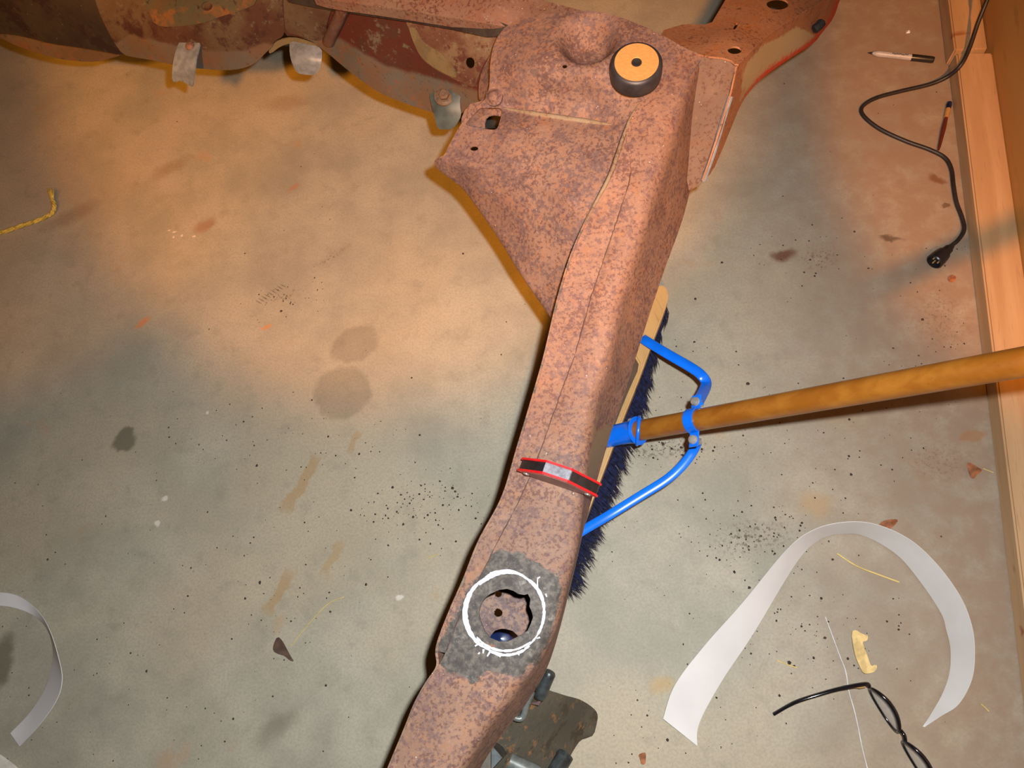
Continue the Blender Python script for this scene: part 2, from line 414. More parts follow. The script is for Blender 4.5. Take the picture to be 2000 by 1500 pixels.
# ------------------------------------------------------------------ floor
def floor_material():
    t = NT('worn_concrete', .62, 0, .35)
    n1 = t.noise(1.6, 5, .55); n2 = t.noise(5.5, 6, .6); n3 = t.noise(24, 6, .65); n4 = t.noise(240, 3, .6)
    c = t.mix(t.ramp(n2, .32, .68), srgb(146, 141, 124), srgb(172, 163, 143))
    c = t.mix(t.ramp(n1, .42, .64, 0, .6), c, srgb(178, 158, 130))
    c = t.mix(t.ramp(n3, .50, .72, 0, .45), c, srgb(138, 130, 112))
    c = t.mix(t.ramp(n4, .35, .7, 0, .35), c, srgb(128, 120, 104))
    c = t.mix(t.ramp(t.noise(7.3, 4, .6, t.mapping(loc=(3, 1, 0))), .64, .74, 0, .4), c, srgb(170, 132, 92))
    rgt = t.mapping(loc=(0, 0, 0)); sep = t.n('ShaderNodeSeparateXYZ'); t.link(rgt, sep.inputs[0])
    # brown dust that has gathered along the foot of the wall
    wl = t.ramp(sep.outputs[0], .12, .62)
    c = t.mix(t.math('MULTIPLY', wl, t.ramp(n3, .25, .6, .35, .9)), c, srgb(142, 118, 98))
    fine = t.noise(900, 2); 
    c = t.mix(t.ramp(fine, .70, .76, 0, .6), c, srgb(84, 72, 60))
    wob = t.n('ShaderNodeVectorMath'); wob.operation = 'SCALE'; wob.inputs['Scale'].default_value = .035
    sub = t.n('ShaderNodeVectorMath'); sub.operation = 'SUBTRACT'; sub.inputs[1].default_value = (.5, .5, .5)
    t.link(t.noise(22, 4, .6, color=True), sub.inputs[0]); t.link(sub.outputs[0], wob.inputs[0])
    addv = t.n('ShaderNodeVectorMath'); addv.operation = 'ADD'; t.link(t.tc, addv.inputs[0]); t.link(wob.outputs[0], addv.inputs[1])
    wobbly = addv.outputs[0]
    def stain(px, py, rx, ry, ang, col, amt, soft=.35, rect=False, wobble=True, speck=False):
        p = W(px, py, 0); s = 1 / 1150.0
        v = t.mapping(loc=(p.x, p.y, 0), rot=(0, 0, math.radians(ang)), scale=(rx * s, ry * s, 1), typ='TEXTURE', vec=wobbly if wobble else t.tc)
        q = t.n('ShaderNodeSeparateXYZ'); t.link(v, q.inputs[0])
        ax, ay = t.math('ABSOLUTE', q.outputs[0]), t.math('ABSOLUTE', q.outputs[1])
        if rect: d = t.math('MAXIMUM', ax, ay)
        else: d = t.math('SQRT', t.math('ADD', t.math('MULTIPLY', ax, ax), t.math('MULTIPLY', ay, ay)))
        m = t.ramp(d, 1.0, 1.0 - soft, 0, amt)
        if speck: m = t.math('MULTIPLY', m, t.ramp(t.noise(150, 4, .7), .5, .62))
        return t.mix(m, c, col)
    oil = srgb(92, 84, 66); tape = srgb(158, 120, 66)
    c = stain(243, 860, 36, 36, 0, oil, .75)
    c = stain(694, 672, 66, 48, 20, oil, .34, .25); c = stain(668, 765, 76, 72, 0, oil, .36, .25)
    c = stain(5, 1290, 30, 70, 0, oil, .7, .5)
    c = stain(588, 945, 82, 15, 63, tape, .5, .4, True); c = stain(545, 1158, 62, 16, 62, tape, .5, .5, True)
    c = stain(650, 1092, 48, 14, 68, tape, .4, .5, True); c = stain(690, 865, 30, 10, 60, tape, .4, .5, True)
    c = stain(280, 630, 34, 14, 40, srgb(196, 120, 50), .6, .6); c = stain(520, 640, 16, 10, 20, srgb(196, 124, 60), .6, .6)
    c = stain(400, 440, 40, 26, 30, srgb(136, 84, 40), .5, .7); c = stain(570, 365, 24, 12, 40, srgb(170, 100, 50), .4, .7)
    c = stain(330, 330, 80, 30, 30, srgb(120, 84, 50), .35, .8); c = stain(140, 420, 120, 34, 25, srgb(110, 78, 50), .35, .8)
    c = stain(560, 200, 90, 40, 0, srgb(120, 84, 50), .3, .8)
    c = stain(1530, 500, 34, 22, 0, srgb(100, 56, 34), .85, .7); c = stain(1600, 505, 60, 40, 10, srgb(110, 70, 44), .7, .9, speck=True)
    c = stain(1835, 350, 26, 14, -30, srgb(112, 72, 44), .8, .6); c = stain(1850, 400, 12, 6, 0, srgb(90, 60, 40), .7, .5)
    c = stain(1740, 465, 34, 7, -18, srgb(84, 66, 48), .8, .7)
    c = stain(1640, 790, 90, 70, 0, srgb(150, 116, 70), .35, .8); c = stain(1590, 985, 46, 34, 0, srgb(172, 130, 70), .4, .8)
    c = stain(1830, 900, 90, 60, 0, srgb(116, 96, 76), .6, .9, speck=True); c = stain(1840, 620, 80, 110, 0, srgb(108, 92, 70), .6, .9, speck=True)
    c = stain(1470, 1050, 110, 50, 10, srgb(70, 58, 46), .8, .9, speck=True); c = stain(1310, 875, 120, 26, 5, srgb(60, 48, 40), .9, .9, speck=True)
    c = stain(1900, 850, 30, 14, 0, srgb(150, 108, 72), .7, .4); c = stain(1295, 1340, 34, 20, 0, srgb(178, 140, 76), .5, .8)
    c = stain(900, 1330, 40, 16, 0, srgb(176, 140, 90), .5, .7); c = stain(1210, 700, 60, 130, 0, srgb(120, 112, 92), .3, .9)
    c = stain(555, 580, 50, 16, 25, srgb(64, 52, 40), .9, .9, speck=True); c = stain(650, 500, 60, 14, 30, srgb(80, 64, 46), .6, .9, speck=True)
    c = stain(540, 1420, 70, 34, 40, srgb(110, 100, 84), .6, .9)
    for x, y, r, q in ((333, 448, 6, 4), (344, 451, 7, 4), (358, 457, 5, 4), (379, 459, 6, 4), (340, 462, 5, 3), (318, 973, 10, 11), (306, 1023, 11, 9), (403, 803, 5, 6), (781, 1163, 9, 7)):
        c = stain(x, y, r, q, 0, srgb(206, 194, 180), .9, .5)
    # scuffs left by a dragged foot
    for i in range(9): c = stain(505 + i * 6, 590 - i * 4, 14, 1.6, -32, srgb(60, 48, 40), .6, .7, wobble=False)
    t.bump(t.math('ADD', n3, t.math('MULTIPLY', n4, .3)), .12, .0015)
    return t.col(c)
floor = mk('floor', [(-4, -3, 0), (3, -3, 0), (3, 5, 0), (-4, 5, 0)], [(0, 1, 2, 3)], floor_material(), smooth=0, keep=True)
tag(floor, 'stained grey concrete floor of the workshop', kind='structure')

# ------------------------------------------------------------------ wall on the right
wa, wb = W(1848, 100, 0), W(1961, 1063, 0)
wd = (wa - wb).normalized(); wn = Vector((wd.y, -wd.x, 0)).normalized()
if wn.x < 0: wn = -wn
ang = math.atan2(wd.y, wd.x)
M['pine'] = wood('pine_sill', srgb(176, 138, 98), srgb(190, 154, 114), (0, 0, -ang), 14, 20, .6, srgb(150, 92, 52))
M['ply'] = wood('warm_plywood', srgb(186, 132, 66), srgb(196, 144, 78), (0, 0, -ang), 5, 8, .6)
def wall_box(name, s0, s1, n0, n1, z0, z1, mat, parent=None, bev=.003):
    q = lambda s, n, z: wb + wd * s + wn * n + Vector((0, 0, z))
    bm = bmesh.new()
    vs_ = [bm.verts.new(q(s, n, z)) for s in (s0, s1) for n in (n0, n1) for z in (z0, z1)]
    for f in ((0, 1, 3, 2), (4, 6, 7, 5), (0, 4, 5, 1), (2, 3, 7, 6), (0, 2, 6, 4), (1, 5, 7, 3)): bm.faces.new([vs_[i] for i in f])
    bmesh.ops.recalc_face_normals(bm, faces=bm.faces)
    if bev: bmesh.ops.bevel(bm, geom=bm.edges[:], offset=bev, segments=2, affect='EDGES')
    v = [w.co.copy() for w in bm.verts]; idx = {w: i for i, w in enumerate(bm.verts)}; f = [tuple(idx[w] for w in g.verts) for g in bm.faces]
    bm.free(); return mk(name, v, f, mat, parent, 40, keep=parent is None)
Lw = (wa - wb).length
sj = (W(1872, 132, 0) - wb).dot(wd)
o = wall_box('trim_1', -1.5, sj, 0, .066, 0, .040, M['pine']); tag(o, 'pale pine sill board along the foot of the wall', kind='structure')
o = wall_box('trim_2', sj + .004, 3.2, -.004, .034, 0, .044, M['pine']); tag(o, 'far pine board continuing the sill past the joint', kind='structure')
o = wall_box('trim_3', sj + .02, sj + .34, .036, .064, 0, .030, M['pine']); tag(o, 'short pine block behind the far board at the joint', kind='structure')
o = wall_box('wall_right', -1.5, 3.2, .066, .085, 0, 2.3, M['ply'], bev=0); tag(o, 'warm tan plywood wall above the sill', kind='structure')

# ------------------------------------------------------------------ the rusty car frame
frame = empty('car_frame', (W(1000, 1300, 0).x, W(1000, 1300, 0).y, .26), 'long rusty brown steel car frame with spring tower running up the middle', 'car frame')

# rail rows: left lip, crease, right fold, lower right edge, height, depth
ROWS = [
 ((1300,100),(1300,100),(1372,108),(1385,235),.485,.15), ((1262,180),(1262,180),(1346,168),(1362,310),.482,.15),
 ((1224,250),(1224,250),(1321,245),(1341,400),.475,.15), ((1192,340),(1232,335),(1296,325),(1324,455),.463,.14),
 ((1158,405),(1212,410),(1270,405),(1302,515),.450,.13), ((1120,490),(1185,490),(1240,500),(1277,588),.435,.12),
 ((1092,580),(1155,580),(1210,590),(1249,675),.418,.12), ((1066,690),(1124,690),(1190,700),(1222,760),.402,.11),
 ((1042,775),(1093,775),(1166,775),(1198,830),.390,.11), ((1012,875),(1055,882),(1148,880),(1174,910),.382,.10),
 ((983,970),(1018,970),(1138,1000),(1141,1030),.380,.10), ((938,1055),(974,1055),(1126,1080),(1127,1092),.380,.10),
 ((908,1130),(936,1130),(1106,1155),(1110,1162),.380,.10), ((880,1194),(902,1194),(1090,1215),(1096,1218),.378,.10),
 ((855,1262),(874,1266),(1072,1256),(1081,1270),.375,.10), ((855,1302),(855,1302),(1039,1310),(1066,1310),.372,.10),
 ((832,1338),(832,1338),(1012,1340),(1048,1342),.370,.10), ((811,1377),(811,1377),(988,1376),(1022,1382),.368,.10),
 ((793,1422),(793,1422),(950,1425),(990,1422),.366,.10), ((763,1494),(763,1494),(905,1500),(944,1490),.362,.10),
 ((730,1575),(730,1575),(855,1585),(895,1580),.360,.10), ((690,1680),(690,1680),(800,1690),(840,1690),.360,.10)]
NR = len(ROWS)
colL = [W(*r[0], r[4] - .0015) for r in ROWS]; colC = [W(*r[1], r[4]) for r in ROWS]
colF = [W(*r[2], r[4]) for r in ROWS]; colB = [W(*r[3], r[4] - r[5]) for r in ROWS]
def col_at(colm, u):
    i = min(int(u), len(colm) - 2); t = u - i
    a, b, c, d = colm[max(i - 1, 0)], colm[i], colm[i + 1], colm[min(i + 2, len(colm) - 1)]
    return 0.5 * ((2 * b) + (c - a) * t + (2 * a - 5 * b + 4 * c - d) * t * t + (3 * b - a - 3 * c + d) * t ** 3)
def outer_at(u, v):
    c, f, b = col_at(colC, u), col_at(colF, u), col_at(colB, u)
    a1, a2 = min(.5, .016 / max((f - c).length, .01)), min(.5, .016 / max((b - f).length, .01))
    if v <= 1 - a1: p = c.lerp(f, v)
    elif v >= 1 + a2: p = f.lerp(b, v - 1)
    else:
        s0, s1 = c.lerp(f, 1 - a1), f.lerp(b, a2); t = (v - 1 + a1) / (a1 + a2)
        p = s0 * (1 - t) ** 2 + f * (2 * t * (1 - t)) + s1 * t * t
    if v < 1: p = p + Vector((0, 0, .0035 * math.sin(math.pi * v)))      # the top is slightly crowned
    return p
# pixel table of the rail's top, to place the hole and the marks on it
tabu = np.linspace(11, 17, 240); tabv = np.linspace(0, 1, 80)
tab = np.array([[PX(outer_at(u, v)) for v in tabv] for u in tabu])
def rail_uv(px, py):
    d = ((tab - np.array([px, py])) ** 2).sum(-1); i, j = np.unravel_index(d.argmin(), d.shape)
    i0, j0 = min(max(i, 1), 238), min(max(j, 1), 78)
    J = np.stack([(tab[i0 + 1, j0] - tab[i0 - 1, j0]) / (tabu[2] - tabu[0]), (tab[i0, j0 + 1] - tab[i0, j0 - 1]) / (tabv[2] - tabv[0])], 1)
    du = np.linalg.solve(J, np.array([px, py]) - tab[i0, j0]); return tabu[i0] + du[0], tabv[j0] + du[1]
HOLE = [(957,1160),(975,1152),(990,1150),(1003,1154),(1012,1160),(1024,1162),(1031,1160),(1036,1170),(1034,1184),(1039,1196),(1041,1206),(1036,1220),(1030,1232),(1022,1238),(1008,1245),(992,1253),(975,1253),(958,1246),(946,1232),(938,1212),(935,1196),(939,1180),(947,1168)]
SU, SV = 40.0, 60.0          # parameter space scaled so that triangles come out even
hole_uv = [np.array(rail_uv(*p)) * (SU, SV) for p in resample([np.array(p, float) for p in HOLE], 5)]
out_uv = resample([np.array(p, float) for p in ((0, 0), ((NR - 1) * SU, 0), ((NR - 1) * SU, 2 * SV), (0, 2 * SV))], 7)
v, f = cdt(out_uv, [hole_uv], 7)
outer = mk('outer_channel', [outer_at(min(max(a / SU, 0), NR - 1.0), b / SV) for a, b in v], [tuple(int(i) for i in t) for t in f], M['rust_rail'], frame, 50, solid=.003)
def grid(name, f, nu, nv, mat, parent, holes=(), **k):
    V = [f(i / nu, j / nv) for i in range(nu + 1) for j in range(nv + 1)]
    Fc = [(i * (nv + 1) + j, (i + 1) * (nv + 1) + j, (i + 1) * (nv + 1) + j + 1, i * (nv + 1) + j + 1) for i in range(nu) for j in range(nv)]
    if holes:
        def cen(q): return PX(sum((V[i] for i in q), Vector()) / 4)
        Fc = [q for q in Fc if not any(inpoly(*[np.array([w]) for w in cen(q)], h)[0] for h in holes)]
    return mk(name, V, Fc, mat, parent, 50, **k)
def inner_f(s, t):     # the strip left of the crease, lapped under the outer channel
    u = 2.0 + s * 12.2; u = min(u, 14.2)
    a, b = col_at(colL, u), col_at(colC, u)
    p = a.lerp(b + (b - a).normalized() * .006 if (b - a).length > 1e-5 else b, t)
    return p - Vector((0, 0, .0042))
inner = grid('inner_channel', inner_f, 110, 6, M['rust_rail'], frame, solid=.003)
def left_side(s, t):
    u = 1.5 + s * (NR - 2.5); p = col_at(colL, u); q = col_at(colL, u) - Vector((0, 0, .092 + .0 * u)) + (col_at(colF, u) - p).normalized() * .006
    return (p - Vector((0, 0, .003))).lerp(q, t)
grid('inner_side_wall', left_side, 120, 4, M['rust_rail'], frame, solid=.003)
# lower plate of the box, seen through the cut hole, with its own holes
def low_plate(u, v):
    p = col_at(colL, u) - Vector((0, 0, .094)) + (col_at(colF, u) - col_at(colL, u)).normalized() * .008
    return p.lerp(col_at(colB, u) - Vector((0, 0, .001)), v)
ltab = np.array([[PX(low_plate(u, q)) for q in tabv] for u in tabu])
def low_uv(px, py):
    d = ((ltab - np.array([px, py])) ** 2).sum(-1); i, j = np.unravel_index(d.argmin(), d.shape); return tabu[i], tabv[j]
def circ(cx, cy, rx, ry, n=18): return [(cx + rx * math.cos(a * 2 * math.pi / n), cy + ry * math.sin(a * 2 * math.pi / n)) for a in range(n)]
lh = [[np.array(low_uv(*p)) * (SU, SV * 1.6) for p in c] for c in (circ(973, 1160, 6.5, 6.5), circ(973, 1197, 8, 8), circ(984, 1252, 29, 24, 26))]
out_uv = resample([np.array(p, float) for p in ((1.0 * SU, 0), ((NR - 1) * SU, 0), ((NR - 1) * SU, 1.6 * SV), (1.0 * SU, 1.6 * SV))], 9)
v, f = cdt(out_uv, lh, 9)
mk('bottom_plate', [low_plate(a / SU, b / SV / 1.6) for a, b in v], [tuple(int(i) for i in t) for t in f], M['rust'], frame, 50, solid=.003)
BARE = [(946,1104),(958,1078),(975,1066),(1005,1066),(1022,1075),(1036,1089),(1052,1096),(1069,1104),(1090,1114),(1106,1122),(1104,1160),(1092,1215),(1074,1264),(1050,1296),(1027,1322),(1003,1334),(985,1322),(965,1314),(949,1317),(938,1336),(925,1344),(905,1328),(885,1316),(857,1306),(850,1262),(880,1205),(905,1160),(925,1130)]
RIGHT_PALE = [(1145,880),(1160,840),(1200,815),(1200,840),(1185,885),(1166,935),(1152,965),(1140,1020),(1132,1050),(1138,985)]
FOLD_CHIPS = [[(1182,735),(1192,738),(1178,790),(1170,840),(1158,880),(1148,890),(1152,850),(1166,790)], [(1326,240),(1334,244),(1300,345),(1276,420),(1252,500),(1244,498),(1268,410),(1294,335)]]
for o in (outer, inner):
    base = world_loc(o); co = [PX(Vector(q.co) + base) for q in o.data.vertices]
    x = np.array([c[0] for c in co]); y = np.array([c[1] for c in co])
    for nm, P, sc_ in (('bare', BARE, 22.0), ('pale', RIGHT_PALE, 14.0)):
        dist = polydist(x, y, P)
        if nm == 'pale':
            for Q in FOLD_CHIPS: dist = np.maximum(dist, polydist(x, y, Q))
        at = o.data.attributes.new(nm, 'FLOAT', 'POINT'); at.data.foreach_set('value', np.clip(dist / sc_ - (.1 if nm == 'bare' else .25), -2, 2).astype(np.float32))

M['seam_lap'] = rust('pale_lap_edge', srgb(178, 150, 118), srgb(186, 164, 132), srgb(150, 118, 98), srgb(182, 146, 110), .3)
lap = [col_at(colL if u > 2 else colC, u) + Vector((0, 0, -.0015)) for u in np.linspace(1.2, 4.4, 30)]
MB().tube(lap, [.0010 + .0022 * math.sin(math.pi * i / 29) for i in range(30)], 8).build('lap_edge', M['seam_lap'], frame, 60)

rndc = random.Random(2)
crease = [col_at(colC, u) + Vector((rndc.gauss(0, .0003), 0, -.0002)) for u in np.linspace(3.0, 14.1, 120)]
MB().tube(crease, [.0006 + .0004 * math.sin(i * .7) * rndc.random() for i in range(120)], 6).build('lap_shade_line', plain('crease_shade_brown', srgb(84, 60, 50), .8), frame, 60)  # thin dark line standing in for the shade in the crease

# white paint-marker ring round the hole
def ring_mark(mb, cx, cy, rx, ry, a0, a1, w0, w1, seed):
    rnd = random.Random(seed); n = int(abs(a1 - a0) / 3); V = []; ph = [rnd.uniform(0, 6) for _ in range(4)]
    for i in range(n + 1):
        a = math.radians(a0 + (a1 - a0) * i / n)
        w = (w0 + (w1 - w0) * (.5 + .5 * math.sin(a * 2.3 + ph[0])) + rnd.uniform(-1.6, 1.6)) * min(1, .35 + 3 * min(i, n - i) / n)
        k = 1 + .012 * math.sin(a * 3 + ph[1])
        for s in (-.5, .5):
            u, vv = rail_uv(cx + (rx * k + s * w) * math.cos(a), cy + (ry * k + s * w) * math.sin(a))
            V.append(outer_at(u, vv) + Vector((0, 0, .0011)))
    mb.add(V, [(2 * i, 2 * i + 1, 2 * i + 3, 2 * i + 2) for i in range(n)])
mb = MB()
ring_mark(mb, 987, 1197, 78, 80, 95, 250, 4, 10, 1); ring_mark(mb, 987, 1197, 78, 80, 240, 300, 7, 10, 2); ring_mark(mb, 986, 1197, 77, 80, 292, 420, 4, 7, 3)
ring_mark(mb, 989, 1192, 74, 80, 50, 140, 4, 6, 4); ring_mark(mb, 985, 1196, 80, 83, 52, 110, 3, 6, 5); ring_mark(mb, 989, 1200, 75, 82, 225, 292, 4, 8, 6); ring_mark(mb, 984, 1197, 73, 76, 120, 235, 3, 5, 7)
for (x0, y0, x1, y1, w) in ((1050,1150,1050,1130,3),(1050,1130,1055,1127,3),(916,1160,905,1168,5),(912,1166,908,1170,5),(958,1272,952,1282,4),(966,1274,978,1283,4),(934,1258,928,1262,4),(1055,1245,1048,1247,3),(945,1268,944,1276,4),(935,1275,937,1277,5),(1012,1273,1014,1280,3),(1066,1160,1068,1166,3),(985,1119,992,1114,4),(960,1121,958,1118,4)):
    V = []
    d = Vector((y1 - y0, x0 - x1)).normalized() * w / 2
    for x, y in ((x0 + d.x, y0 + d.y), (x0 - d.x, y0 - d.y), (x1 - d.x * .6, y1 - d.y * .6), (x1 + d.x * .6, y1 + d.y * .6)):
        u, vv = rail_uv(x, y); V.append(outer_at(u, max(vv, .01)) + Vector((0, 0, .0012)))
    mb.add(V, [(0, 1, 2, 3)])
o = mb.build('paint_ring', M['paint_white'], frame, 0, solid=.0005); tag(o, 'hand-drawn white paint ring around the ragged hole')

# spring tower and the gusset wing to its left
TOWER = [(990,47),(1040,31),(1107,22),(1160,22),(1210,33),(1260,52),(1300,72),(1345,98),(1376,108),(1376,108),(1355,135),(1318,205),(1280,260),(1250,340),(1215,400),(1180,450),(1150,500),(1125,580),(1090,640),(1082,630),(1079,624),(1060,595),(1020,540),(975,465),(940,415),(905,365),(872,340),(848,322),(848,314),(860,306),(868,303),(876,285),(890,260),(905,235),(922,215),(940,203),(950,190),(957,165),(957,120),(966,80)]
TCTRL = [(1000,70,.488),(1040,50,.494),(1100,40,.496),(1200,50,.496),(1270,75,.494),(1330,105,.488),(1040,100,.494),(1250,120,.492),(1200,140,.492),(1120,135,.492),(1050,135,.487),(985,110,.478),(970,150,.462),(1310,180,.483),(1360,115,.483),
 (1000,190,.443),(1080,192,.448),(1160,197,.456),(1080,160,.476),(1160,168,.480),(1010,160,.466),(1220,190,.473),(1270,230,.474),(990,215,.434),(1080,226,.440),(1180,240,.450),(955,195,.440),
 (930,235,.430),(1000,260,.434),(1100,270,.441),(1190,290,.449),(885,290,.414),(930,290,.419),(1010,310,.425),(1110,345,.434),(1190,380,.437),
 (862,312,.402),(900,325,.404),(970,335,.410),(1040,355,.417),(1120,400,.427),
 (850,318,.392),(900,355,.372),(940,400,.356),(1000,480,.338),(1050,560,.332),(1080,625,.330),(930,365,.384),(990,400,.380),(1060,430,.390),(1040,480,.362),(1090,500,.372),(1080,560,.350),(1150,470,.405),(1120,550,.375)]
dc = W(1148, 78, .495)
RIDGE = [(862,308),(900,318),(960,330),(1020,346),(1070,366),(1110,388)]; VALLEY = [(985,212),(1040,222),(1100,231),(1150,238),(1195,244)]
def linedist(x, y, pl):
    q = np.stack([np.asarray(x, float), np.asarray(y, float)], -1); d = np.full(len(q), 1e9)
    for a, b in zip(pl[:-1], pl[1:]):
        a, b = np.array(a, float), np.array(b, float); ab = b - a
        t = np.clip(((q - a) @ ab) / (ab @ ab), 0, 1); d = np.minimum(d, np.linalg.norm(q - a - t[:, None] * ab, axis=1))
    return d
def tower_post(px, py, z):
    out = np.array(z, float)
    out += .0045 * np.exp(-(linedist(px, py, RIDGE) / 9.0) ** 2)
    out -= .0050 * np.exp(-(linedist(px, py, VALLEY) / 11.0) ** 2)
    return out
def dish(p):
    r = math.hypot(p.x - dc.x, p.y - dc.y)
    t = min(max((r - .016) / .032, 0), 1); t = t * t * (3 - 2 * t)
    return .036 * (1 - t) - .0012 * math.exp(-((r - .052) / .008) ** 2)
def tower_skirt(x, y):
    if y < 110 and x < 1340: return .05
    if x < 965 and y < 300: return .02
    if x < 1080: return .006
    return 0
SQ = [(936,212),(938,211),(972,210),(980,213),(981,217),(976,238),(972,250),(966,254),(950,252),(918,247),(908,243),(914,235)]
sheet('spring_tower', TOWER, TCTRL, M['rust'], frame, holes=[SQ, circ(926, 290, 8, 4.5), circ(1103, 131, 5, 3.5)], sp=9, th=.003, skirt=tower_skirt, post=tower_post, lower=dish, smooth=60, it=1)
sheet('slot_backing', [(925,196),(990,200),(986,228),(958,224),(946,234),(948,262),(900,256),(902,222)], [(930,210,.408),(980,215,.415),(910,245,.398),(950,240,.403)], M['rust'], frame, sp=14, it=1)
sheet('slot_shade_sheet', [(930,200),(1000,205),(995,248),(960,249),(920,250)], [(930,210,.29),(980,215,.29),(950,240,.285)], M['grime_dark'], frame, sp=14, it=1)  # dark sheet standing in for the deep shade inside the slot
tz = tps(TCTRL)
def bead(pts, r, mat, dz=0.0):
    P = [W(x, y, float(tower_post(np.array([x]), np.array([y]), tz(x, y))[0]) + dz) for x, y in [(p.x, p.y) for p in crom([Vector((a, b, 0)) for a, b in pts], 6)]]
    n = len(P); MB().tube(P, [r * (.35 + .65 * min(1, 4 * min(i, n - 1 - i) / n)) for i in range(n)], 8).build('seam_bead', mat, frame, 60)
M['seam'] = rust('pale_dusty_seam', srgb(186, 166, 136), srgb(192, 174, 146), srgb(160, 130, 108), srgb(186, 156, 122), .2)
bead(VALLEY, .0042, M['seam'], -.0005)
mb = MB()
p = W(965, 190, .444); mb.lathe(p, (-.1, -.45, 1), [(.013, -.004), (.0125, .001), (.0085, .003), (.0075, .0055), (.005, .007), (0, .0075)], 20); mb.build('rivet_head', M['rust'], frame, 50)

# plate on the tower's outer side, and the arm that runs on to the upper right
sheet('side_plate', [(1362,122),(1376,106),(1415,110),(1436,122),(1438,150),(1428,190),(1405,265),(1382,340),(1372,356),(1350,372),(1345,372),(1345,372),(1338,330),(1340,240),(1352,160)],
      [(1376,108,.486),(1430,122,.478),(1425,190,.44),(1400,270,.40),(1375,350,.355),(1348,368,.35),(1340,300,.385),(1345,200,.44),(1385,200,.437),(1365,280,.395)], M['rust_side'], frame, sp=12, it=1,
      attrs={'pale': lambda x, y: -1.2 + 0 * x})
mb = MB(); mb.strap(crom(WP([(1427,188,.446),(1412,236,.424),(1393,300,.394),(1374,353,.362)]), 5), .007, .006); mb.build('plate_edge', M['zinc'], frame)
sheet('arm_top', [(1286,62),(1330,48),(1345,47),(1388,48),(1400,28),(1412,8),(1428,-20),(1450,-80),(1720,-80),(1660,-45),(1605,2),(1552,36),(1500,70),(1470,98),(1452,118),(1440,128),(1424,114),(1376,109),(1340,98),(1310,80)],
      [(1290,65,.465),(1340,60,.445),(1385,55,.445),(1376,105,.486),(1430,115,.482),(1455,112,.475),(1400,80,.472),(1420,30,.425),(1500,70,.425),(1552,36,.375),(1450,-40,.37),(1605,2,.325),(1660,-45,.28),(1550,-70,.31),(1470,40,.425)], M['rust_arm'], frame,
      holes=[circ(1519, 8, 22, 11), circ(1435, 98, 14, 7.5), [(1431,57),(1436,46),(1442,44),(1440,52),(1435,58)]], sp=10, it=1, attrs={'pale': lambda x, y: -1.2 + 0 * x, 'red': lambda x, y: -1.4 + 0 * x}, skirt=lambda x, y: .03 if x < 1440 and y < 60 else 0)
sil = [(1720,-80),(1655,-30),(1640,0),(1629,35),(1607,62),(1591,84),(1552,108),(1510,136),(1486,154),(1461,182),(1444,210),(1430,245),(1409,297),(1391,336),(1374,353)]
def red_glow(x, y):  # paints a reddish light gradient along the arm's lower edge
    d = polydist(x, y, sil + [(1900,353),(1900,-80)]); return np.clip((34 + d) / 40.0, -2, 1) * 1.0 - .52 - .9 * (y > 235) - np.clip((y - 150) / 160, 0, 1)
PALE = [(1455,122),(1490,82),(1520,70),(1555,48),(1585,60),(1600,70),(1552,108),(1500,140),(1462,178),(1440,215),(1446,150)]
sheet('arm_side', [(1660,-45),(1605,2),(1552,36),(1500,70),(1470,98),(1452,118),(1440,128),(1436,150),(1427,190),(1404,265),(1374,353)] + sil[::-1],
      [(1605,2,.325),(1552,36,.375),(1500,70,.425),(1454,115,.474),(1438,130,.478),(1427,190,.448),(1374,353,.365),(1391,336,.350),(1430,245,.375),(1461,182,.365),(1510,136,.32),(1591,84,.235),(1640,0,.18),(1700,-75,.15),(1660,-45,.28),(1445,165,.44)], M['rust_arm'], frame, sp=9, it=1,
      attrs={'pale': lambda x, y: polydist(x, y, PALE) / 14 - .1, 'red': red_glow})
mb = MB(); mb.tube(crom(WP([(1606,42,.29),(1600,50,.288),(1590,58,.286)]), 3), [.006, .008, .008, .008, .008, .008, .006], 8); mb.build('side_slot', M['hole_black'], frame)

# crossmember to the upper left: greasy pressed panels under a rusty flange
PZ = tps([(-80,-80,.42),(300,-80,.43),(640,-20,.44),(850,20,.452),(1000,50,.455),(0,20,.38),(200,40,.375),(400,50,.38),(560,40,.385),(700,70,.385),(850,100,.395),(950,130,.40),(0,72,.315),(100,105,.30),(235,108,.305),(380,130,.295),(485,128,.305),(560,85,.34),(640,105,.325),(740,178,.30),(850,222,.292),(935,195,.34),(300,95,.335),(700,120,.35),(800,150,.335)], 1e-2)
MLIP = [(200,150),(225,84),(255,66),(300,78),(360,92),(420,100),(480,98),(520,82),(545,95),(500,160),(380,170)]
RLIP = [(590,70),(640,72),(668,76),(700,98),(740,122),(780,136),(820,144),(860,154),(900,168),(945,180),(945,230),(860,250),(740,210),(640,130)]
sheet('crossmember_flange', [(560,-80),(600,-12),(640,0),(740,13),(845,29),(950,46),(1000,54),(1010,62),(1010,62),(1055,60),(1100,45),(1150,38),(1185,32),(1107,13),(1060,0),(1010,-20),(980,-80)],
      [(640,-2,.468),(845,27,.474),(1000,52,.472),(1177,30,.482),(1051,0,.482),(1060,45,.482),(1110,35,.482),(1105,20,.483),(900,0,.485),(750,-40,.485),(600,-60,.48),(980,20,.486)], M['rust_flange'], frame, sp=12, it=1, skirt=lambda x, y: .018 if y > x * .152 - 105 and x < 1004 else 0)
sheet('crossmember_shade_sheet', [(560,-70),(640,-14),(845,15),(1005,45),(985,80),(845,50),(640,20),(540,0)], lambda x, y: PZ(x, y) + .02, M['grime_dark'], frame, sp=20, it=1)  # dark sheet painting in the shade gap below the flange
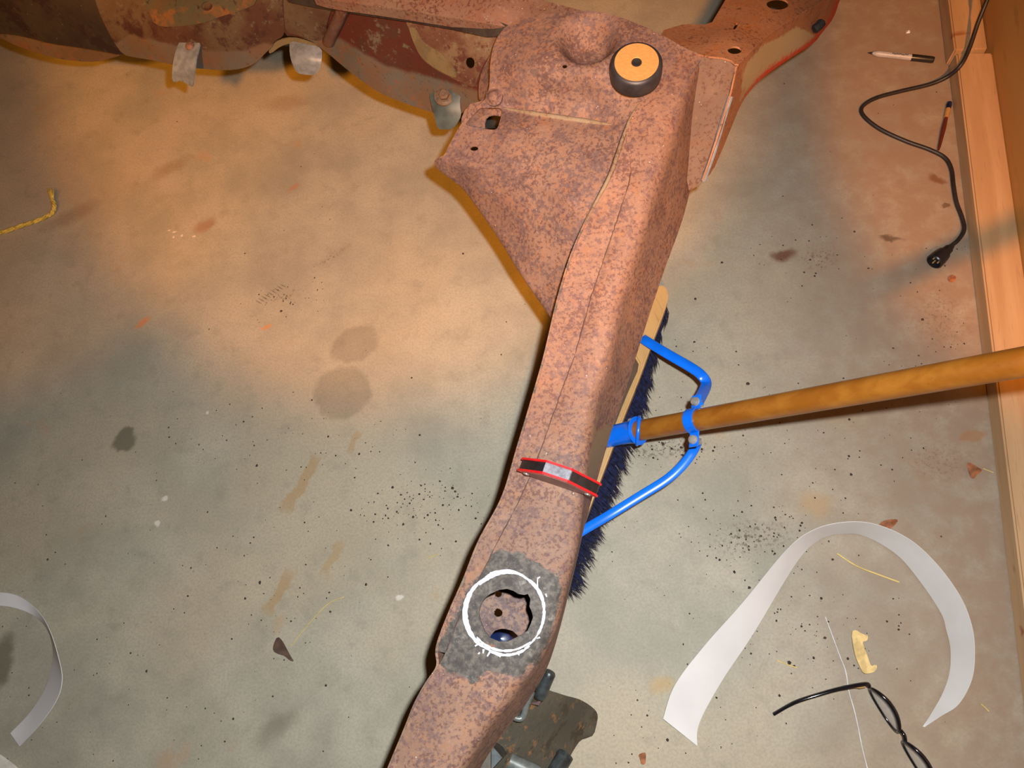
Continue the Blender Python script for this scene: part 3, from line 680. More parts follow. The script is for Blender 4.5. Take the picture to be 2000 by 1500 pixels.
sheet('crossmember_left_panel', [(-60,-80),(-60,70),(0,64),(50,72),(100,86),(150,92),(195,100),(238,108),(250,100),(225,70),(212,40),(205,-80)], PZ, M['grime_dark'], frame, sp=12, it=1)
sheet('crossmember_left_lip', [(-60,50),(0,74),(40,93),(100,112),(150,120),(190,121),(215,114),(240,107),(200,92),(150,84),(100,78),(50,64),(-60,30)], PZ, M['grime_lip'], frame, sp=12, it=1, zoff=-.022)
sheet('crossmember_middle_panel', [(178,-80),(183,-10),(192,20),(205,50),(222,82),(240,107),(262,112),(300,118),(340,127),(380,133),(425,137),(455,137),(485,131),(505,118),(520,102),(531,92),(536,80),(552,72),(556,60),(552,20),(548,-80)], PZ, M['grime_mid'], frame, sp=11, it=1, zoff=.005, attrs={'lip': lambda x, y: polydist(x, y, MLIP) / 14})
sheet('crossmember_pressed_patch', [(278,-80),(281,-5),(290,22),(303,50),(330,53),(370,50),(410,42),(430,32),(470,22),(505,5),(520,-80)], PZ, M['grime_green'], frame, holes=[circ(404, 12, 11, 9)], sp=10, it=1, zoff=.0072, th=.0015)
sheet('crossmember_arch', [(524,100),(531,88),(545,78),(570,73),(600,80),(625,92),(628,104),(600,92),(570,84),(548,90),(528,106)], PZ, M['tan_streak'], frame, sp=8, it=1, zoff=.000)
sheet('crossmember_right_panel', [(546,-80),(550,-10),(553,40),(556,70),(575,70),(605,78),(625,92),(645,108),(680,138),(712,162),(740,181),(770,194),(800,205),(835,217),(860,224),(890,226),(925,212),(938,200),(950,180),(985,100),(1000,64),(900,45),(760,24),(640,4),(600,-80)], PZ, M['grime_red'], frame, attrs={'lip': lambda x, y: polydist(x, y, RLIP) / 16}, holes=[circ(918, 123, 9, 11), [(594,-8),(602,-4),(609,6),(611,13),(606,15),(598,10),(592,0)]], sp=10, it=1, zoff=.004)
sheet('crossmember_end_plate', [(792,40),(796,52),(806,72),(812,96),(826,118),(850,136),(880,152),(905,163),(928,172),(934,150),(944,128),(962,96),(985,70),(975,56),(900,46),(830,34)], PZ, M['grime_spot'], frame, holes=[circ(918, 123, 9, 11)], sp=10, it=1, zoff=.0075, th=.002)
sheet('tan_streak', [(798,54),(808,53),(816,62),(824,80),(842,92),(866,108),(886,130),(894,152),(880,150),(850,134),(826,116),(812,94),(804,74)], PZ, M['tan_streak'], frame, sp=8, it=1, zoff=.0102, th=.0006)
sheet('crossmember_web_plate', [(552,-60),(554,30),(558,64),(580,68),(620,82),(636,70),(640,40),(650,10),(640,2),(600,-60)], PZ, M['grime_mid'], frame, attrs={'lip': lambda x, y: -1.0 + 0 * x}, holes=[[(594,-8),(602,-4),(609,6),(611,13),(606,15),(598,10),(592,0)]], sp=10, it=1, zoff=.0085)
mb = MB(); mb.tube(crom([W(672, 14, PZ(672, 14)[0] + .016), W(656, 48, PZ(656, 48)[0] + .016), W(641, 82, PZ(641, 82)[0] + .014)], 5), .010, 12); mb.build('brace_rod', M['grime_red'], frame)
sheet('tower_gap_liner', [(955,112),(968,70),(990,60),(975,110),(962,165),(950,196),(936,198),(934,170),(940,140)], [(960,120,.43),(945,180,.40),(975,70,.45),(940,150,.405)], M['rust'], frame, sp=12, it=1)
# three zinc tabs along the crossmember's lip
z0 = lambda x, y: float(PZ(x, y)[0])
sheet('zinc_strap', [(354,74),(372,78),(392,82),(388,96),(383,112),(381,130),(378,150),(376,171),(368,166),(358,160),(350,157),(345,161),(336,158),(336,140),(338,120),(343,98),(350,82)], [(355,76,.352),(390,84,.352),(345,100,.35),(384,110,.35),(337,140,.33),(379,150,.33),(362,120,.345),(350,160,.31),(376,170,.31)], M['zinc'], frame, holes=[], sp=7, it=1, th=.003)
mb = MB(); mb.lathe(W(371, 90, .352), (0, -.1, 1), [(.0085, 0), (.008, .002), (.005, .004), (0, .0045)], 16); mb.build('strap_rivet', M['rust'], frame)
sheet('zinc_tab', [(566,80),(590,84),(612,88),(629,95),(629,112),(626,130),(622,140),(612,147),(596,146),(580,143),(572,128),(567,112),(565,95)], [(570,85,.342),(625,97,.342),(570,115,.338),(626,118,.338),(598,115,.343),(580,142,.315),(618,143,.315)], M['zinc'], frame, sp=7, it=1, th=.004)
sheet('zinc_corner_tab', [(837,183),(850,180),(884,172),(897,170),(900,178),(898,205),(902,226),(890,246),(882,252),(868,253),(855,252),(850,235),(844,208)], [(840,184,.335),(898,175,.345),(848,215,.325),(900,210,.33),(855,250,.305),(882,251,.305),(870,210,.332)], M['zinc_dark'], frame, sp=8, it=1, th=.003)
mb = MB(); q = W(868, 188, .338)
mb.lathe(q, (.05, -.3, 1), [(.0175, 0), (.017, .0025), (.012, .0035), (.0115, .004)], 24).lathe(q, (.05, -.3, 1), [(.0095, .004), (.0095, .009), (.007, .011), (.004, .011), (.004, .013), (0, .0135)], 6)
mb.build('tab_bolt', M['grime_lip'], frame, 40)

# ------------------------------------------------------------------ rubber bumper on the tower
b0 = W(1241, 150, .489); bum = empty('rubber_bumper', b0, 'round black rubber bumper with top plate, golden in lamp light, sitting on the tower', 'bumper')
ax = Vector((.02, -.10, 1)).normalized()
MB().lathe(b0, ax, [(.0315, 0), (.0345, .003), (.0350, .012), (.0348, .022), (.0340, .026), (.0318, .0290), (.0292, .0296), (.0292, .0285)], 48).build('rubber_body', M['rubber'], bum, 50)
MB().lathe(b0, ax, [(.0, .0284), (.0292, .0284), (.0290, .0300), (.0075, .0300), (.0062, .0285)], 48).build('top_plate', M['brass'], bum, 40)  # gold base colour carries the orange lamp light reflected by the plate
MB().lathe(b0, ax, [(.0066, .0282), (.0066, .0296), (.0060, .0302), (.0050, .0296), (.0, .0294)], 20).build('centre_hole', M['hole_black'], bum, 40)

# ------------------------------------------------------------------ magnetic welding holder standing on the rail
ma, mc = W(1014, 906, .397), W(1171, 958, .397); md = (mc - ma); md.z = 0; ml = md.length; md.normalize(); mnv = Vector((0, 0, 1)).cross(md)
mctr = (ma + mc) / 2; mctr.z = .3835
mag = empty('welding_magnet', mctr, 'red and black welding magnet standing on edge across the rail', 'magnet')
def hexa(s): return [(-ml / 2 * s, .012), (-ml / 2 * s + .002, .017), (-.016, .045 * s), (.016, .045 * s), (ml / 2 * s - .002, .017), (ml / 2 * s, .012), (.026, .001), (-.026, .001)]
def mpt(x, z, t): return mctr + md * x + Vector((0, 0, z)) + mnv * t
for t0, t1 in ((.0062, .0088), (-.0088, -.0062)):
    MB().prism([mpt(x, z, t0) for x, z in hexa(1.0)], mnv * (t1 - t0)).build('side_plate', M['red_metal'], mag, 30)
MB().prism([mpt(x * .985, z * .95 + .0005, -.0062) for x, z in hexa(.97)], mnv * .0124).build('magnet_core', M['black_plastic'], mag, 30)
MB().prism([mpt(x, z, -.0061) for x, z in ((-.0175, .0405), (.0175, .0405), (.0165, .0432), (-.0165, .0432))], mnv * .0122).build('top_facet', M['magnet_mid'], mag, 0)
MB().prism([mpt(x * .90, z * .88 + .002, -.0089) for x, z in hexa(.97)], -mnv * .0003).build('face_label', plain('worn_pink_grey_print', srgb(128, 96, 88), .45), mag, 0)
for x in (-ml * .38, ml * .38): MB().lathe(mpt(x, .0125, -.0088), -mnv, [(.0042, 0), (.004, .0012), (.002, .0018), (0, .0019)], 14).build('rivet', M['chrome'], mag, 40)

# ------------------------------------------------------------------ push broom
hb = W(1180, 830, 0)
broom = empty('push_broom', hb, 'push broom with blue brace, navy bristles and varnished handle lying under the rail', 'broom')
M['block'] = wood('pale_beech_block', srgb(172, 132, 78), srgb(184, 145, 90), (0, 0, 1.2), 10, 14, .5)
M['handle'] = wood('varnished_handle', srgb(132, 76, 20), srgb(148, 92, 30), (0, 0, -.2), 26, 14, .28)
zb = .098
BL = [(1289,556),(1297,557),(1304,566),(1306,580),(1298,607),(1277,661),(1262,703),(1242,757),(1220,811),(1199,868),(1172,940),(1150,997),(1120,1075),(1098,1135),(1088,1150),(1070,1152),(1050,1130),(1075,1060),(1108,985),(1138,960),(1162,932),(1188,866),(1208,811),(1230,757),(1250,714),(1240,697),(1225,660),(1262,565)]  # notch on the rail side is shaped after the shade edge there
pts = [W(p[0], p[1], zb) for p in chaikin(BL, 1)]
bm = bmesh.new(); vt = [bm.verts.new(p) for p in pts]; fc = bm.faces.new(vt)
if fc.normal.z < 0: fc.normal_flip()
ext = bmesh.ops.extrude_face_region(bm, geom=[fc]); 
for g in ext['geom']:
    if isinstance(g, bmesh.types.BMVert): g.co.z -= .026
bmesh.ops.recalc_face_normals(bm, faces=bm.faces)
bmesh.ops.bevel(bm, geom=[e for e in bm.edges if abs(e.verts[0].co.z - e.verts[1].co.z) < 1e-6], offset=.003, segments=2, affect='EDGES')
idx = {w: i for i, w in enumerate(bm.verts)}; V = [w.co.copy() for w in bm.verts]; Fc = [tuple(idx[w] for w in g.verts) for g in bm.faces]; bm.free()
mk('broom_block', V, Fc, M['block'], broom, 35)
mb = MB(); mb.prism([W(x, y, zb - .016) for x, y in ((1222,640),(1262,700),(1244,757),(1221,811),(1200,868),(1170,940),(1130,990),(1100,985),(1150,860),(1190,740))], (0, 0, .010)); mb.build('block_shade_step', plain('shade_brown_wood', srgb(78, 54, 30), .6), broom, 30)  # dark brown fill of the notch, standing in for shade beside the rail
M['bristle'] = plain('navy_bristle', srgb(24, 32, 66), .5, 0, .4, .35, 120)
e0, e1 = W(1303, 585, zb - .02), W(1095, 1140, zb - .02)
bd = (e1 - e0); bl = bd.length; bd.normalize(); bo = Vector((-bd.y, bd.x, 0)); bo = bo if bo.x > 0 else -bo
mb = MB(); rnd = random.Random(3)
for i in range(5200):
    s = rnd.random() * bl; acr = rnd.random(); clump = math.sin(s * 150) * .004
    root = e0 + bd * s - bo * (.004 + .026 * (1 - acr))
    lean = -.03 + (.036 + .036 * min(1, (s / bl) * 2.6)) * acr + rnd.gauss(0, .003) + clump * acr
    if s < .02: lean += 0
    tip = root + bo * lean + bd * (rnd.gauss(0, .006) + .012) - Vector((0, 0, root.z - .002 - .018 * rnd.random() * acr))
    mid = root.lerp(tip, .5) + bo * .006 * acr + Vector((0, 0, -.004))
    r = .0011; a = bd * r; b = bo * r
    mb.add([root + a, root - a * .5 + b, root - a * .5 - b, mid + a * .8, mid - a * .4 + b * .8, mid - a * .4 - b * .8, tip], [(0, 1, 4, 3), (1, 2, 5, 4), (2, 0, 3, 5), (3, 4, 6), (4, 5, 6), (5, 3, 6)])
o = mb.build('bristles', M['bristle'], broom, 0); tag(o, 'dark navy bristles', kind='stuff')
h0, h1 = W(1225, 845, .118), W(2010, 705, .515); hd = (h1 - h0).normalized()
hend = h0 + hd * 1.25
MB().tube([h0 + hd * .004, h0 + hd * .3, h0 + hd * .8, hend, hend + hd * .012], [.0165, .0165, .0165, .0165, .010], 28).build('handle', M['handle'], broom, 50)
s0 = W(1186, 853, .100)
mb = MB(); sd = (h0 + hd * .035) - s0; sd.normalize()
q0 = s0; q1 = h0 + hd * .018
mb.tube([q0, q0.lerp(q1, .4), q0.lerp(q1, .8), q1, q1 + hd * .006, q1 + hd * .007], [.0185, .0175, .0185, .0205, .0235, .0205], 28, sx=1.0); mb.build('socket', M['blue'], broom, 40)
mb = MB(); t = [q1 + hd * .006 + (Vector((hd.y, -hd.x, 0)).normalized() * math.cos(k * math.pi / 12) + Vector((0, 0, 1)) * math.sin(k * math.pi / 12)) * .0225 for k in range(25)]
mb.tube(t, .0030, 8); mb.build('socket_rim', M['blue'], broom, 50)
def clampz(px):
    k = 0
    lo, hi = 0, 1.2
    for _ in range(40):
        m = (lo + hi) / 2
        if PX(h0 + hd * m)[0] < px: lo = m
        else: hi = m
    return lo
kc = clampz(1357); cc = h0 + hd * kc
side = Vector((hd.y, -hd.x, 0)).normalized(); upv = side.cross(hd).normalized(); upv = upv if upv.z > 0 else -upv
mb = MB(); mb.strap([cc + (side * math.cos(a) + upv * math.sin(a)) * .0178 for a in [math.radians(-8 + 196 * k / 18) for k in range(19)]], .017, .0026, up=hd)
mb.v = []; mb.f = []
ring = []
for k in range(21):
    a = math.radians(-6 + 192 * k / 20)
    for w, r in ((-.0082, .0168), (.0082, .0168), (.0082, .0192), (-.0082, .0192)):
        ring.append(cc + (side * math.cos(a) + upv * math.sin(a)) * r + hd * w)
mb.add(ring, [(k * 4 + i, k * 4 + (i + 1) % 4, k * 4 + 4 + (i + 1) % 4, k * 4 + 4 + i) for k in range(20) for i in range(4)] + [(0, 1, 2, 3), (80, 83, 82, 81)])
for s in (-1, 1):
    p = cc + side * s * .0185 - upv * .001
    mb.strap([p, p + side * s * .010, p + side * s * .022], .017, .0026, up=upv)
mb.build('handle_clamp', M['blue'], broom, 40)
tb = [cc + side * s * .030 for s in (-1, 1)]
tb.sort(key=lambda p: PX(p)[1])
up_path = crom([W(1254, 660, .103), W(1264, 667, .110), W(1305, 692, .122), W(1350, 718, .132), W(1371, 734, .137), W(1379, 752, .140), tb[0] - Vector((0, 0, .004)) + hd * .004], 5)
MB().strap(up_path, .0175, .0045).build('brace', M['blue'], broom, 50)
lo_path = crom([W(1130, 1042, .103), W(1142, 1034, .106), W(1190, 1006, .116), W(1250, 969, .124), W(1300, 938, .131), W(1330, 912, .135), W(1352, 884, .138), W(1362, 862, .140), tb[1] - Vector((0, 0, .004))], 5)
MB().strap(lo_path, .0150, .0046).build('brace', M['blue'], broom, 50)
for p, r in ((tb[0], .0072), (tb[1], .0072)):
    MB().lathe(p, upv, [(r, -.002), (r, .003), (r * .8, .0055), (r * .4, .0062), (0, .0064)], 16).lathe(p, upv, [(.003, -.016), (.003, -.002)], 10).lathe(p, upv, [(.006, -.012), (.006, -.008)], 6).build('clamp_bolt', M['chrome'], broom, 40)
p = W(1232, 824, .132); MB().lathe(p, Vector((0, .5, 1)), [(.0048, -.004), (.0048, .004), (.003, .0055), (0, .006)], 12).build('socket_screw', M['chrome'], broom, 40)

# ------------------------------------------------------------------ jack stand under the rail
jc = W(1000, 1445, 0)
jack = empty('jack_stand', jc, 'black steel jack stand under the near end of the rail', 'jack stand')
M['jack'] = grime('oily_black_steel', srgb(70, 66, 56), srgb(84, 78, 66), srgb(60, 52, 42), srgb(124, 90, 58), k=1.15)
M['jack_bar'] = plain('worn_dark_bar', srgb(62, 66, 66), .38, .3, .5, .3, 70)
M['jack_tube'] = plain('worn_grey_tube', srgb(112, 116, 112), .36, .3, .5, .2, 70)
leg_ctrl = [(1000,1385,.215),(1040,1360,.20),(1075,1350,.165),(1120,1362,.10),(1145,1375,.05),(1163,1388,.012),(1168,1402,.003),(1160,1437,.003),(1135,1444,.012),(1115,1478,.045),(1085,1530,.075),(960,1540,.12),(940,1460,.21),(1050,1430,.15),(1100,1410,.10),(1010,1480,.16)]
leg_out = [(965,1395),(1010,1352),(1060,1344),(1078,1350),(1105,1359),(1122,1363),(1132,1366),(1150,1376),(1164,1388),(1168,1398),(1166,1412),(1160,1436),(1148,1441),(1134,1445),(1122,1462),(1110,1484),(1092,1540),(1030,1580),(960,1580),(920,1520),(930,1440)]
lg = sheet('stand_leg', leg_out, leg_ctrl, M['jack'], jack, sp=10, it=1, th=.003, skirt=lambda x, y: .004 if x > 1080 else 0)
def spin(o, name):
    c = o.copy(); c.name = name; COL.objects.link(c); c.parent = jack; c.rotation_euler = (0, 0, math.pi); return c
spin(lg, 'stand_leg')
mb = MB(); jt = W(985, 1420, .262); mb.tube([Vector((jc.x, jc.y, .02)), Vector((jc.x, jc.y, .10)), Vector((jc.x, jc.y, .245))], [.019, .019, .019], 4); mb.build('ratchet_post', M['jack_bar'], jack, 30)
saddle_z = .253
mb = MB(); mb.prism([Vector((jc.x + a, jc.y + b, .244)) for a, b in ((-.05, -.022), (.005, -.022), (.005, .03), (-.05, .03))], (0, 0, .009)); mb.build('saddle', M['jack'], jack, 30)
mb = MB(); mb.tube(crom(WP([(1075,1312,.245),(1066,1332,.24),(1054,1362,.23)]), 4), [.007] + [.0085] * 7 + [.007], 14); mb.build('ratchet_handle', M['jack_bar'], jack, 50)
mb = MB(); mb.tube(crom(WP([(1040,1352,.232),(1030,1372,.228),(1022,1398,.22),(1014,1404,.22),(1002,1400,.222)]), 4), .0042, 10); mb.build('lever_loop', M['jack_tube'], jack, 50)
mb = MB(); mb.prism(WP([(1022,1372,.205),(1058,1368,.205),(1054,1377,.20),(1040,1374,.20),(1020,1382,.20)]), (0, 0, .012)); mb.build('pawl', M['rust'], jack, 30)
mb = MB(); mb.tube(WP([(930,1456,.19),(990,1484,.18),(1050,1512,.17)]), .011, 16); mb.build('cross_bar', M['jack_tube'], jack, 50)
mb = MB(); mb.tube(WP([(1105,1474,.085),(1088,1502,.095),(1060,1550,.11)]), .0125, 16); mb.build('cross_bar', M['jack_bar'], jack, 50)
# dark blue round thing below the plate
p = W(978, 1247, .17)
t = plain('dark_blue_plastic', srgb(18, 34, 78), .3, 0, .6, .2, 30)
bp = empty('blue_cap', Vector((p.x, p.y, .0)), 'dark blue rounded cap glimpsed at the bottom of the ragged hole', 'cap')
MB().lathe(Vector((p.x, p.y, 0)), (0, 0, 1), [(.032, 0), (.032, .13), (.030, .15), (.024, .163), (.012, .170), (0, .172)], 32).build('cap_body', t, bp, 50)
MB().lathe(Vector((p.x, p.y, 0)), (0, 0, 1), [(.0335, .125), (.0345, .130), (.0335, .136)], 32).build('cap_rim', t, bp, 50)

# ------------------------------------------------------------------ things lying on the concrete
M['strip'] = plain('white_plastic_strip', srgb(212, 207, 203), .42, 0, .5, .03, 12)
def ribbon(name, a, b, mat, label, cat, group=None, th=.0009, n=7, parent=None):
    A, B = crom([W(*p) for p in a], n), crom([W(*p) for p in b], n)
    m = len(A); k = 4; V = []; Fc = []
    for i in range(m):
        for j in range(k + 1): V.append(A[i].lerp(B[i], j / k))
    for i in range(m - 1):
        for j in range(k): Fc.append((i * (k + 1) + j, i * (k + 1) + j + 1, (i + 1) * (k + 1) + j + 1, (i + 1) * (k + 1) + j))
    o = mk(name, V, Fc, mat, parent, 60, solid=th)
    return tag(o, label, cat, group)
ribbon('plastic_strip',
  [(1295,1404,.012),(1318,1338,.016),(1375,1262,.020),(1448,1180,.026),(1536,1075,.034),(1590,1035,.040),(1652,1020,.046),(1712,1025,.050),(1778,1055,.052),(1832,1105,.054),(1875,1165,.054),(1897,1220,.052),(1903,1270,.050),(1898,1325,.042),(1872,1375,.030),(1835,1400,.016),(1806,1420,.003)],
  [(1362,1457,.003),(1366,1412,.003),(1410,1330,.003),(1470,1240,.003),(1555,1100,.003),(1600,1055,.003),(1645,1043,.003),(1690,1048,.003),(1752,1084,.003),(1800,1140,.003),(1838,1198,.003),(1848,1230,.003),(1856,1265,.003),(1855,1310,.003),(1842,1352,.003),(1818,1395,.003),(1802,1419,.002)],
  M['strip'], 'long white plastic strip curled in an arch around the eyeglasses', 'plastic strip')
ribbon('plastic_strip',
  [(-60,1160,.004),(0,1157,.004),(40,1166,.004),(76,1196,.012),(98,1234,.030),(114,1285,.034),(121,1325,.034),(112,1364,.030),(80,1412,.020),(38,1458,.006)],
  [(-60,1185,.004),(0,1183,.004),(38,1190,.003),(68,1204,.002),(91,1228,.002),(102,1262,.002),(101,1300,.002),(88,1345,.002),(58,1392,.002),(20,1432,.003)],
  M['strip'], 'narrow white plastic strip curving in from the left edge', 'plastic strip')
o = sheet('white_card', [(-60,1440),(0,1472),(40,1503),(60,1540),(-60,1560)], [(0,1480,.004),(40,1510,.004),(-60,1550,.004)], plain('white_card_stock', srgb(222, 212, 196), .6), None, sp=20, it=1, th=.001)
tag(o, 'corner of a white card at the bottom left edge', 'card')

# eyeglasses standing on their rims
M['specs'] = plain('glossy_black_acetate', srgb(20, 18, 22), .12, 0, .7, .2, 60)
tt = NT('clear_lens', .02, 0, .5); tt.b.inputs['Alpha'].default_value = .16; M['lens'] = tt.col((.75, .80, .80, 1))
g0, g1 = W(1690, 1342, 0), W(1751, 1440, 0); gl = g0.lerp(g1, .5)
specs = empty('eyeglasses', gl, 'black framed eyeglasses standing open inside the curled white strip', 'eyeglasses')
gd = (g1 - g0).normalized(); gw = (g1 - g0).length; gout = Vector((gd.y, -gd.x, 0)); gout = gout if gout.x > 0 else -gout
def rim_pts(o0, wid, bulge):
    P = []
    for k in range(40):
        a = 2 * math.pi * k / 40; ca, sa = math.cos(a), math.sin(a)
        x = wid / 2 + (wid / 2 - .002) * math.copysign(abs(ca) ** .75, ca); z = .0195 + .0175 * math.copysign(abs(sa) ** .8, sa)
        P.append(o0 + gd * x + gout * (bulge * math.sin(math.pi * x / wid) * z / .02 + .02 * z) + Vector((0, 0, z)))
    return P
for start in (0.0, gw + .003):
    o0 = g0 + gd * start; q = rim_pts(o0, gw - .008, .0045)
    mb = MB(); mb.tube(q + [q[0]], [.0019 + .0016 * max(0, math.sin(2 * math.pi * k / 40)) for k in range(41)], 10, caps=False, sx=1.3)
    rim = mb.build('rim', M['specs'], specs, 60)
    c = sum(q, Vector()) / len(q); mk('lens', q + [c], [(i, (i + 1) % 40, 40) for i in range(40)], M['lens'], rim, 60, solid=.0015)
br = g0 + gd * (gw - .010)
MB().tube(crom([br + Vector((0, 0, .022)) + gout * .005, br + gd * .0065 + Vector((0, 0, .025)) + gout * .005, br + gd * .014 + Vector((0, 0, .022)) + gout * .003], 6), [.0030] * 13, 10).build('bridge', M['specs'], specs, 60)
MB().tube(crom([W(1697, 1340, .028), W(1690, 1336, .030), W(1640, 1345, .028), W(1600, 1356, .024), W(1562, 1368, .018), W(1540, 1378, .012), W(1511, 1395, .004)], 6), [.0042] * 12 + [.0038] * 18 + [.0036] * 7, 10, sx=.7).build('temple', M['specs'], specs, 60)
MB().tube(WP([(1668,1341,.026),(1680,1342,.026),(1690,1340,.027)]), .0022, 8).build('hinge', M['brass'], specs, 40)
far_t = g0 + gd * (2 * gw + .006)
MB().tube(crom([far_t + Vector((0, 0, .028)), far_t - gout * .03 + Vector((0, 0, .026)), far_t - gout * .09 + Vector((0, 0, .020)), far_t - gout * .135 + Vector((0, 0, .004))], 6), .0031, 10, sx=.7).build('temple', M['specs'], specs, 60)

# black cable with its round connector
M['cable'] = plain('black_cable', srgb(40, 34, 34), .5, 0, .5, .2, 60)
cab = empty('cable', W(1840, 480, 0), 'black cable snaking off the wall to a round connector on the floor', 'cable')
cz = .0052
path = crom(WP([(1950,-60,.16),(1928,0,.115),(1910,45,.085),(1893,95,.060),(1876,128,.046),(1850,150,.022),(1815,165,.010),(1760,178,cz),(1715,190,cz),(1690,203,cz),(1682,216,cz),(1692,232,cz),(1722,254,cz),(1770,276,cz),(1815,292,cz),(1845,308,cz),(1858,330,cz),(1862,360,cz),(1868,395,cz),(1879,425,cz),(1883,448,.007),(1872,468,.010),(1855,482,.012)]), 8)
MB().tube(path, .0040, 10).build('cable_sheath', M['cable'], cab, 60)
cA, cB = W(1857, 482, .014), W(1824, 512, .016); cd_ = (cB - cA).normalized()
MB().lathe(cA, cd_, [(.0055, -.002), (.0065, .004), (.0085, .006), (.0095, .018), (.0125, .020), (.0135, .024), (.0150, .036), (.0152, .046), (.0135, .048), (.0125, .0475), (.0125, .038)], 24).build('connector', M['black_plastic'], cab, 40)
MB().lathe(cA, cd_, [(.0124, .0375), (.0124, .0385), (0, .0386)], 24).build('connector_face', M['hole_black'], cab, 40)
for k in range(3):
    a = math.radians(40 + 120 * k); u_ = cd_.cross(Vector((0, 0, 1))).normalized(); w_ = u_.cross(cd_)
    MB().lathe(cA + (u_ * math.cos(a) + w_ * math.sin(a)) * .006, cd_, [(.0013, .036), (.0013, .046), (0, .047)], 8).build('contact_pin', M['brass'], cab, 40)

# marker pen
m0, m1 = W(1697, 103, .006), W(1824, 117, .006); mdv = (m1 - m0).normalized(); mlg = (m1 - m0).length
pen = empty('marker_pen', (m0 + m1) / 2 - Vector((0, 0, .006)), 'grey and black marker pen lying by the wall', 'marker')
M['pen'] = plain('grey_pen_body', srgb(176, 170, 168), .4, 0, .5, .06, 60); M['ink'] = plain('dark_print', srgb(70, 62, 66), .5)
MB().lathe(m0, mdv, [(.0012, .0), (.0014, .006), (.0040, .010), (.0062, .018), (.0064, mlg * .66)], 18).build('barrel', M['pen'], pen, 40)
MB().lathe(m0, mdv, [(.0, -.0015), (.0012, 0), (.0024, .007)], 12).build('tip', M['black_plastic'], pen, 40)
MB().lathe(m0, mdv, [(.0068, mlg * .655), (.0070, mlg * .67), (.0068, mlg * .97), (.0058, mlg), (0, mlg)], 18).build('cap', M['black_plastic'], pen, 40)
mb = MB(); sv = mdv.cross(Vector((0, 0, 1))).normalized(); rnd = random.Random(11)
for k in range(13):
    x = mlg * (.36 + .019 * k); y = rnd.uniform(-.0012, .0012)
    c = m0 + mdv * x + sv * (.0012 + y) + Vector((0, 0, .0064))
    mb.prism([c - mdv * .0008 - sv * .0014, c + mdv * .0008 - sv * .0014, c + mdv * .0008 + sv * .0014, c - mdv * .0008 + sv * .0014], (0, 0, .0003))
tag(mb.build('print', M['ink'], pen, 0), 'small dark printing on the barrel')

# small paint brush
q0, q1 = W(1833, 293, .006), W(1855, 200, .006); qd = (q1 - q0).normalized(); ql = (q1 - q0).length
pb = empty('paintbrush', (q0 + q1) / 2 - Vector((0, 0, .006)), 'small paintbrush with dark red handle lying along the sill', 'paintbrush')
MB().lathe(q0, qd, [(.0018, 0), (.0030, .01), (.0044, ql * .45), (.0036, ql * .68)], 12).build('brush_handle', plain('dark_red_lacquer', srgb(96, 40, 28), .35), pb, 50)
MB().lathe(q0, qd, [(.0044, ql * .67), (.0046, ql * .86)], 12).build('ferrule', M['brass'], pb, 50)
MB().lathe(q0, qd, [(.0044, ql * .85), (.0052, ql * .95), (.0040, ql)], 10).build('brush_tuft', M['bristle'], pb, 40)

# yellow rope with frayed end
M['rope'] = plain('yellow_rope', srgb(206, 176, 78), .7, 0, .3, .2, 120)
rope = empty('rope', W(60, 440, 0), 'yellow rope with a frayed end at the left edge', 'rope')
core = crom(WP([(-80,480,.005),(0,455,.005),(45,440,.005),(80,428,.005),(100,417,.006),(106,404,.008),(103,392,.010)]), 8)
for k in range(3):
    P = []
    for i, p in enumerate(core):
        tng = (core[min(i + 1, len(core) - 1)] - core[max(i - 1, 0)]).normalized(); s_ = tng.cross(Vector((0, 0, 1))).normalized(); u_ = s_.cross(tng)
        a = i * .55 + k * 2.094
        P.append(p + (s_ * math.cos(a) + u_ * math.sin(a)) * .0024)
    MB().tube(P, .0028, 7).build('strand', M['rope'], rope, 60)
rnd = random.Random(5); mb = MB(); e = core[-1]
for i in range(34):
    t_ = W(92 + rnd.random() * 14, 366 + rnd.random() * 9, .008 + rnd.random() * .012); 
    mb.tube([e + Vector((rnd.gauss(0, .0012), -.003, rnd.gauss(0, .001))), e.lerp(t_, .5) + Vector((rnd.gauss(0, .0015), 0, 0)), t_], [.0006, .0006, .0003], 4)
mb.build('frayed_end', M['rope'], rope, 0)

# thread, straws, peel, leaves, crumbs
M['thread'] = plain('white_thread', srgb(222, 222, 228), .35)
o = MB().tube(crom(WP([(1612,1205,.003),(1625,1240,.004),(1640,1280,.002),(1652,1312,.001),(1658,1350,.001),(1668,1385,.001),(1676,1420,.002),(1684,1460,.002),(1694,1500,.001),(1705,1540,.001)]), 5), .0006, 6).build('thread', M['thread']); tag(o, 'thin white wire passing under the eyeglasses temple', 'wire')
M['straw'] = plain('dry_straw', srgb(214, 186, 110), .6)
for pts, lab, r in (([(1635,1081,.001),(1672,1105,.004),(1715,1122,.003),(1756,1137,.001)], 'longest yellow straw lying inside the white arch', .0012),
                    ([(1518,1290,.001),(1538,1298,.002),(1556,1304,.001)], 'short pale straw left of the white wire', .0009),
                    ([(1916,1375,.001),(1924,1382,.002),(1931,1389,.001)], 'tiny straw bit right of the arch tip', .0010),
                    ([(568,1262,.001),(600,1222,.002),(640,1180,.003),(672,1166,.001)], 'fine curved straw beside the dark brown leaf', .0006),
                    ([(835,1090,.001),(846,1086,.002),(856,1082,.001)], 'pale fleck of straw left of the rail', .0007),
                    ([(1920,915,.001),(1930,919,.002),(1940,923,.001)], 'straw sticking out of the leaf by the sill', .0008)):
    o = MB().tube(crom(WP(pts), 5), r, 6).build('straw', M['straw']); tag(o, lab, 'straw', 'straw bits on the floor')
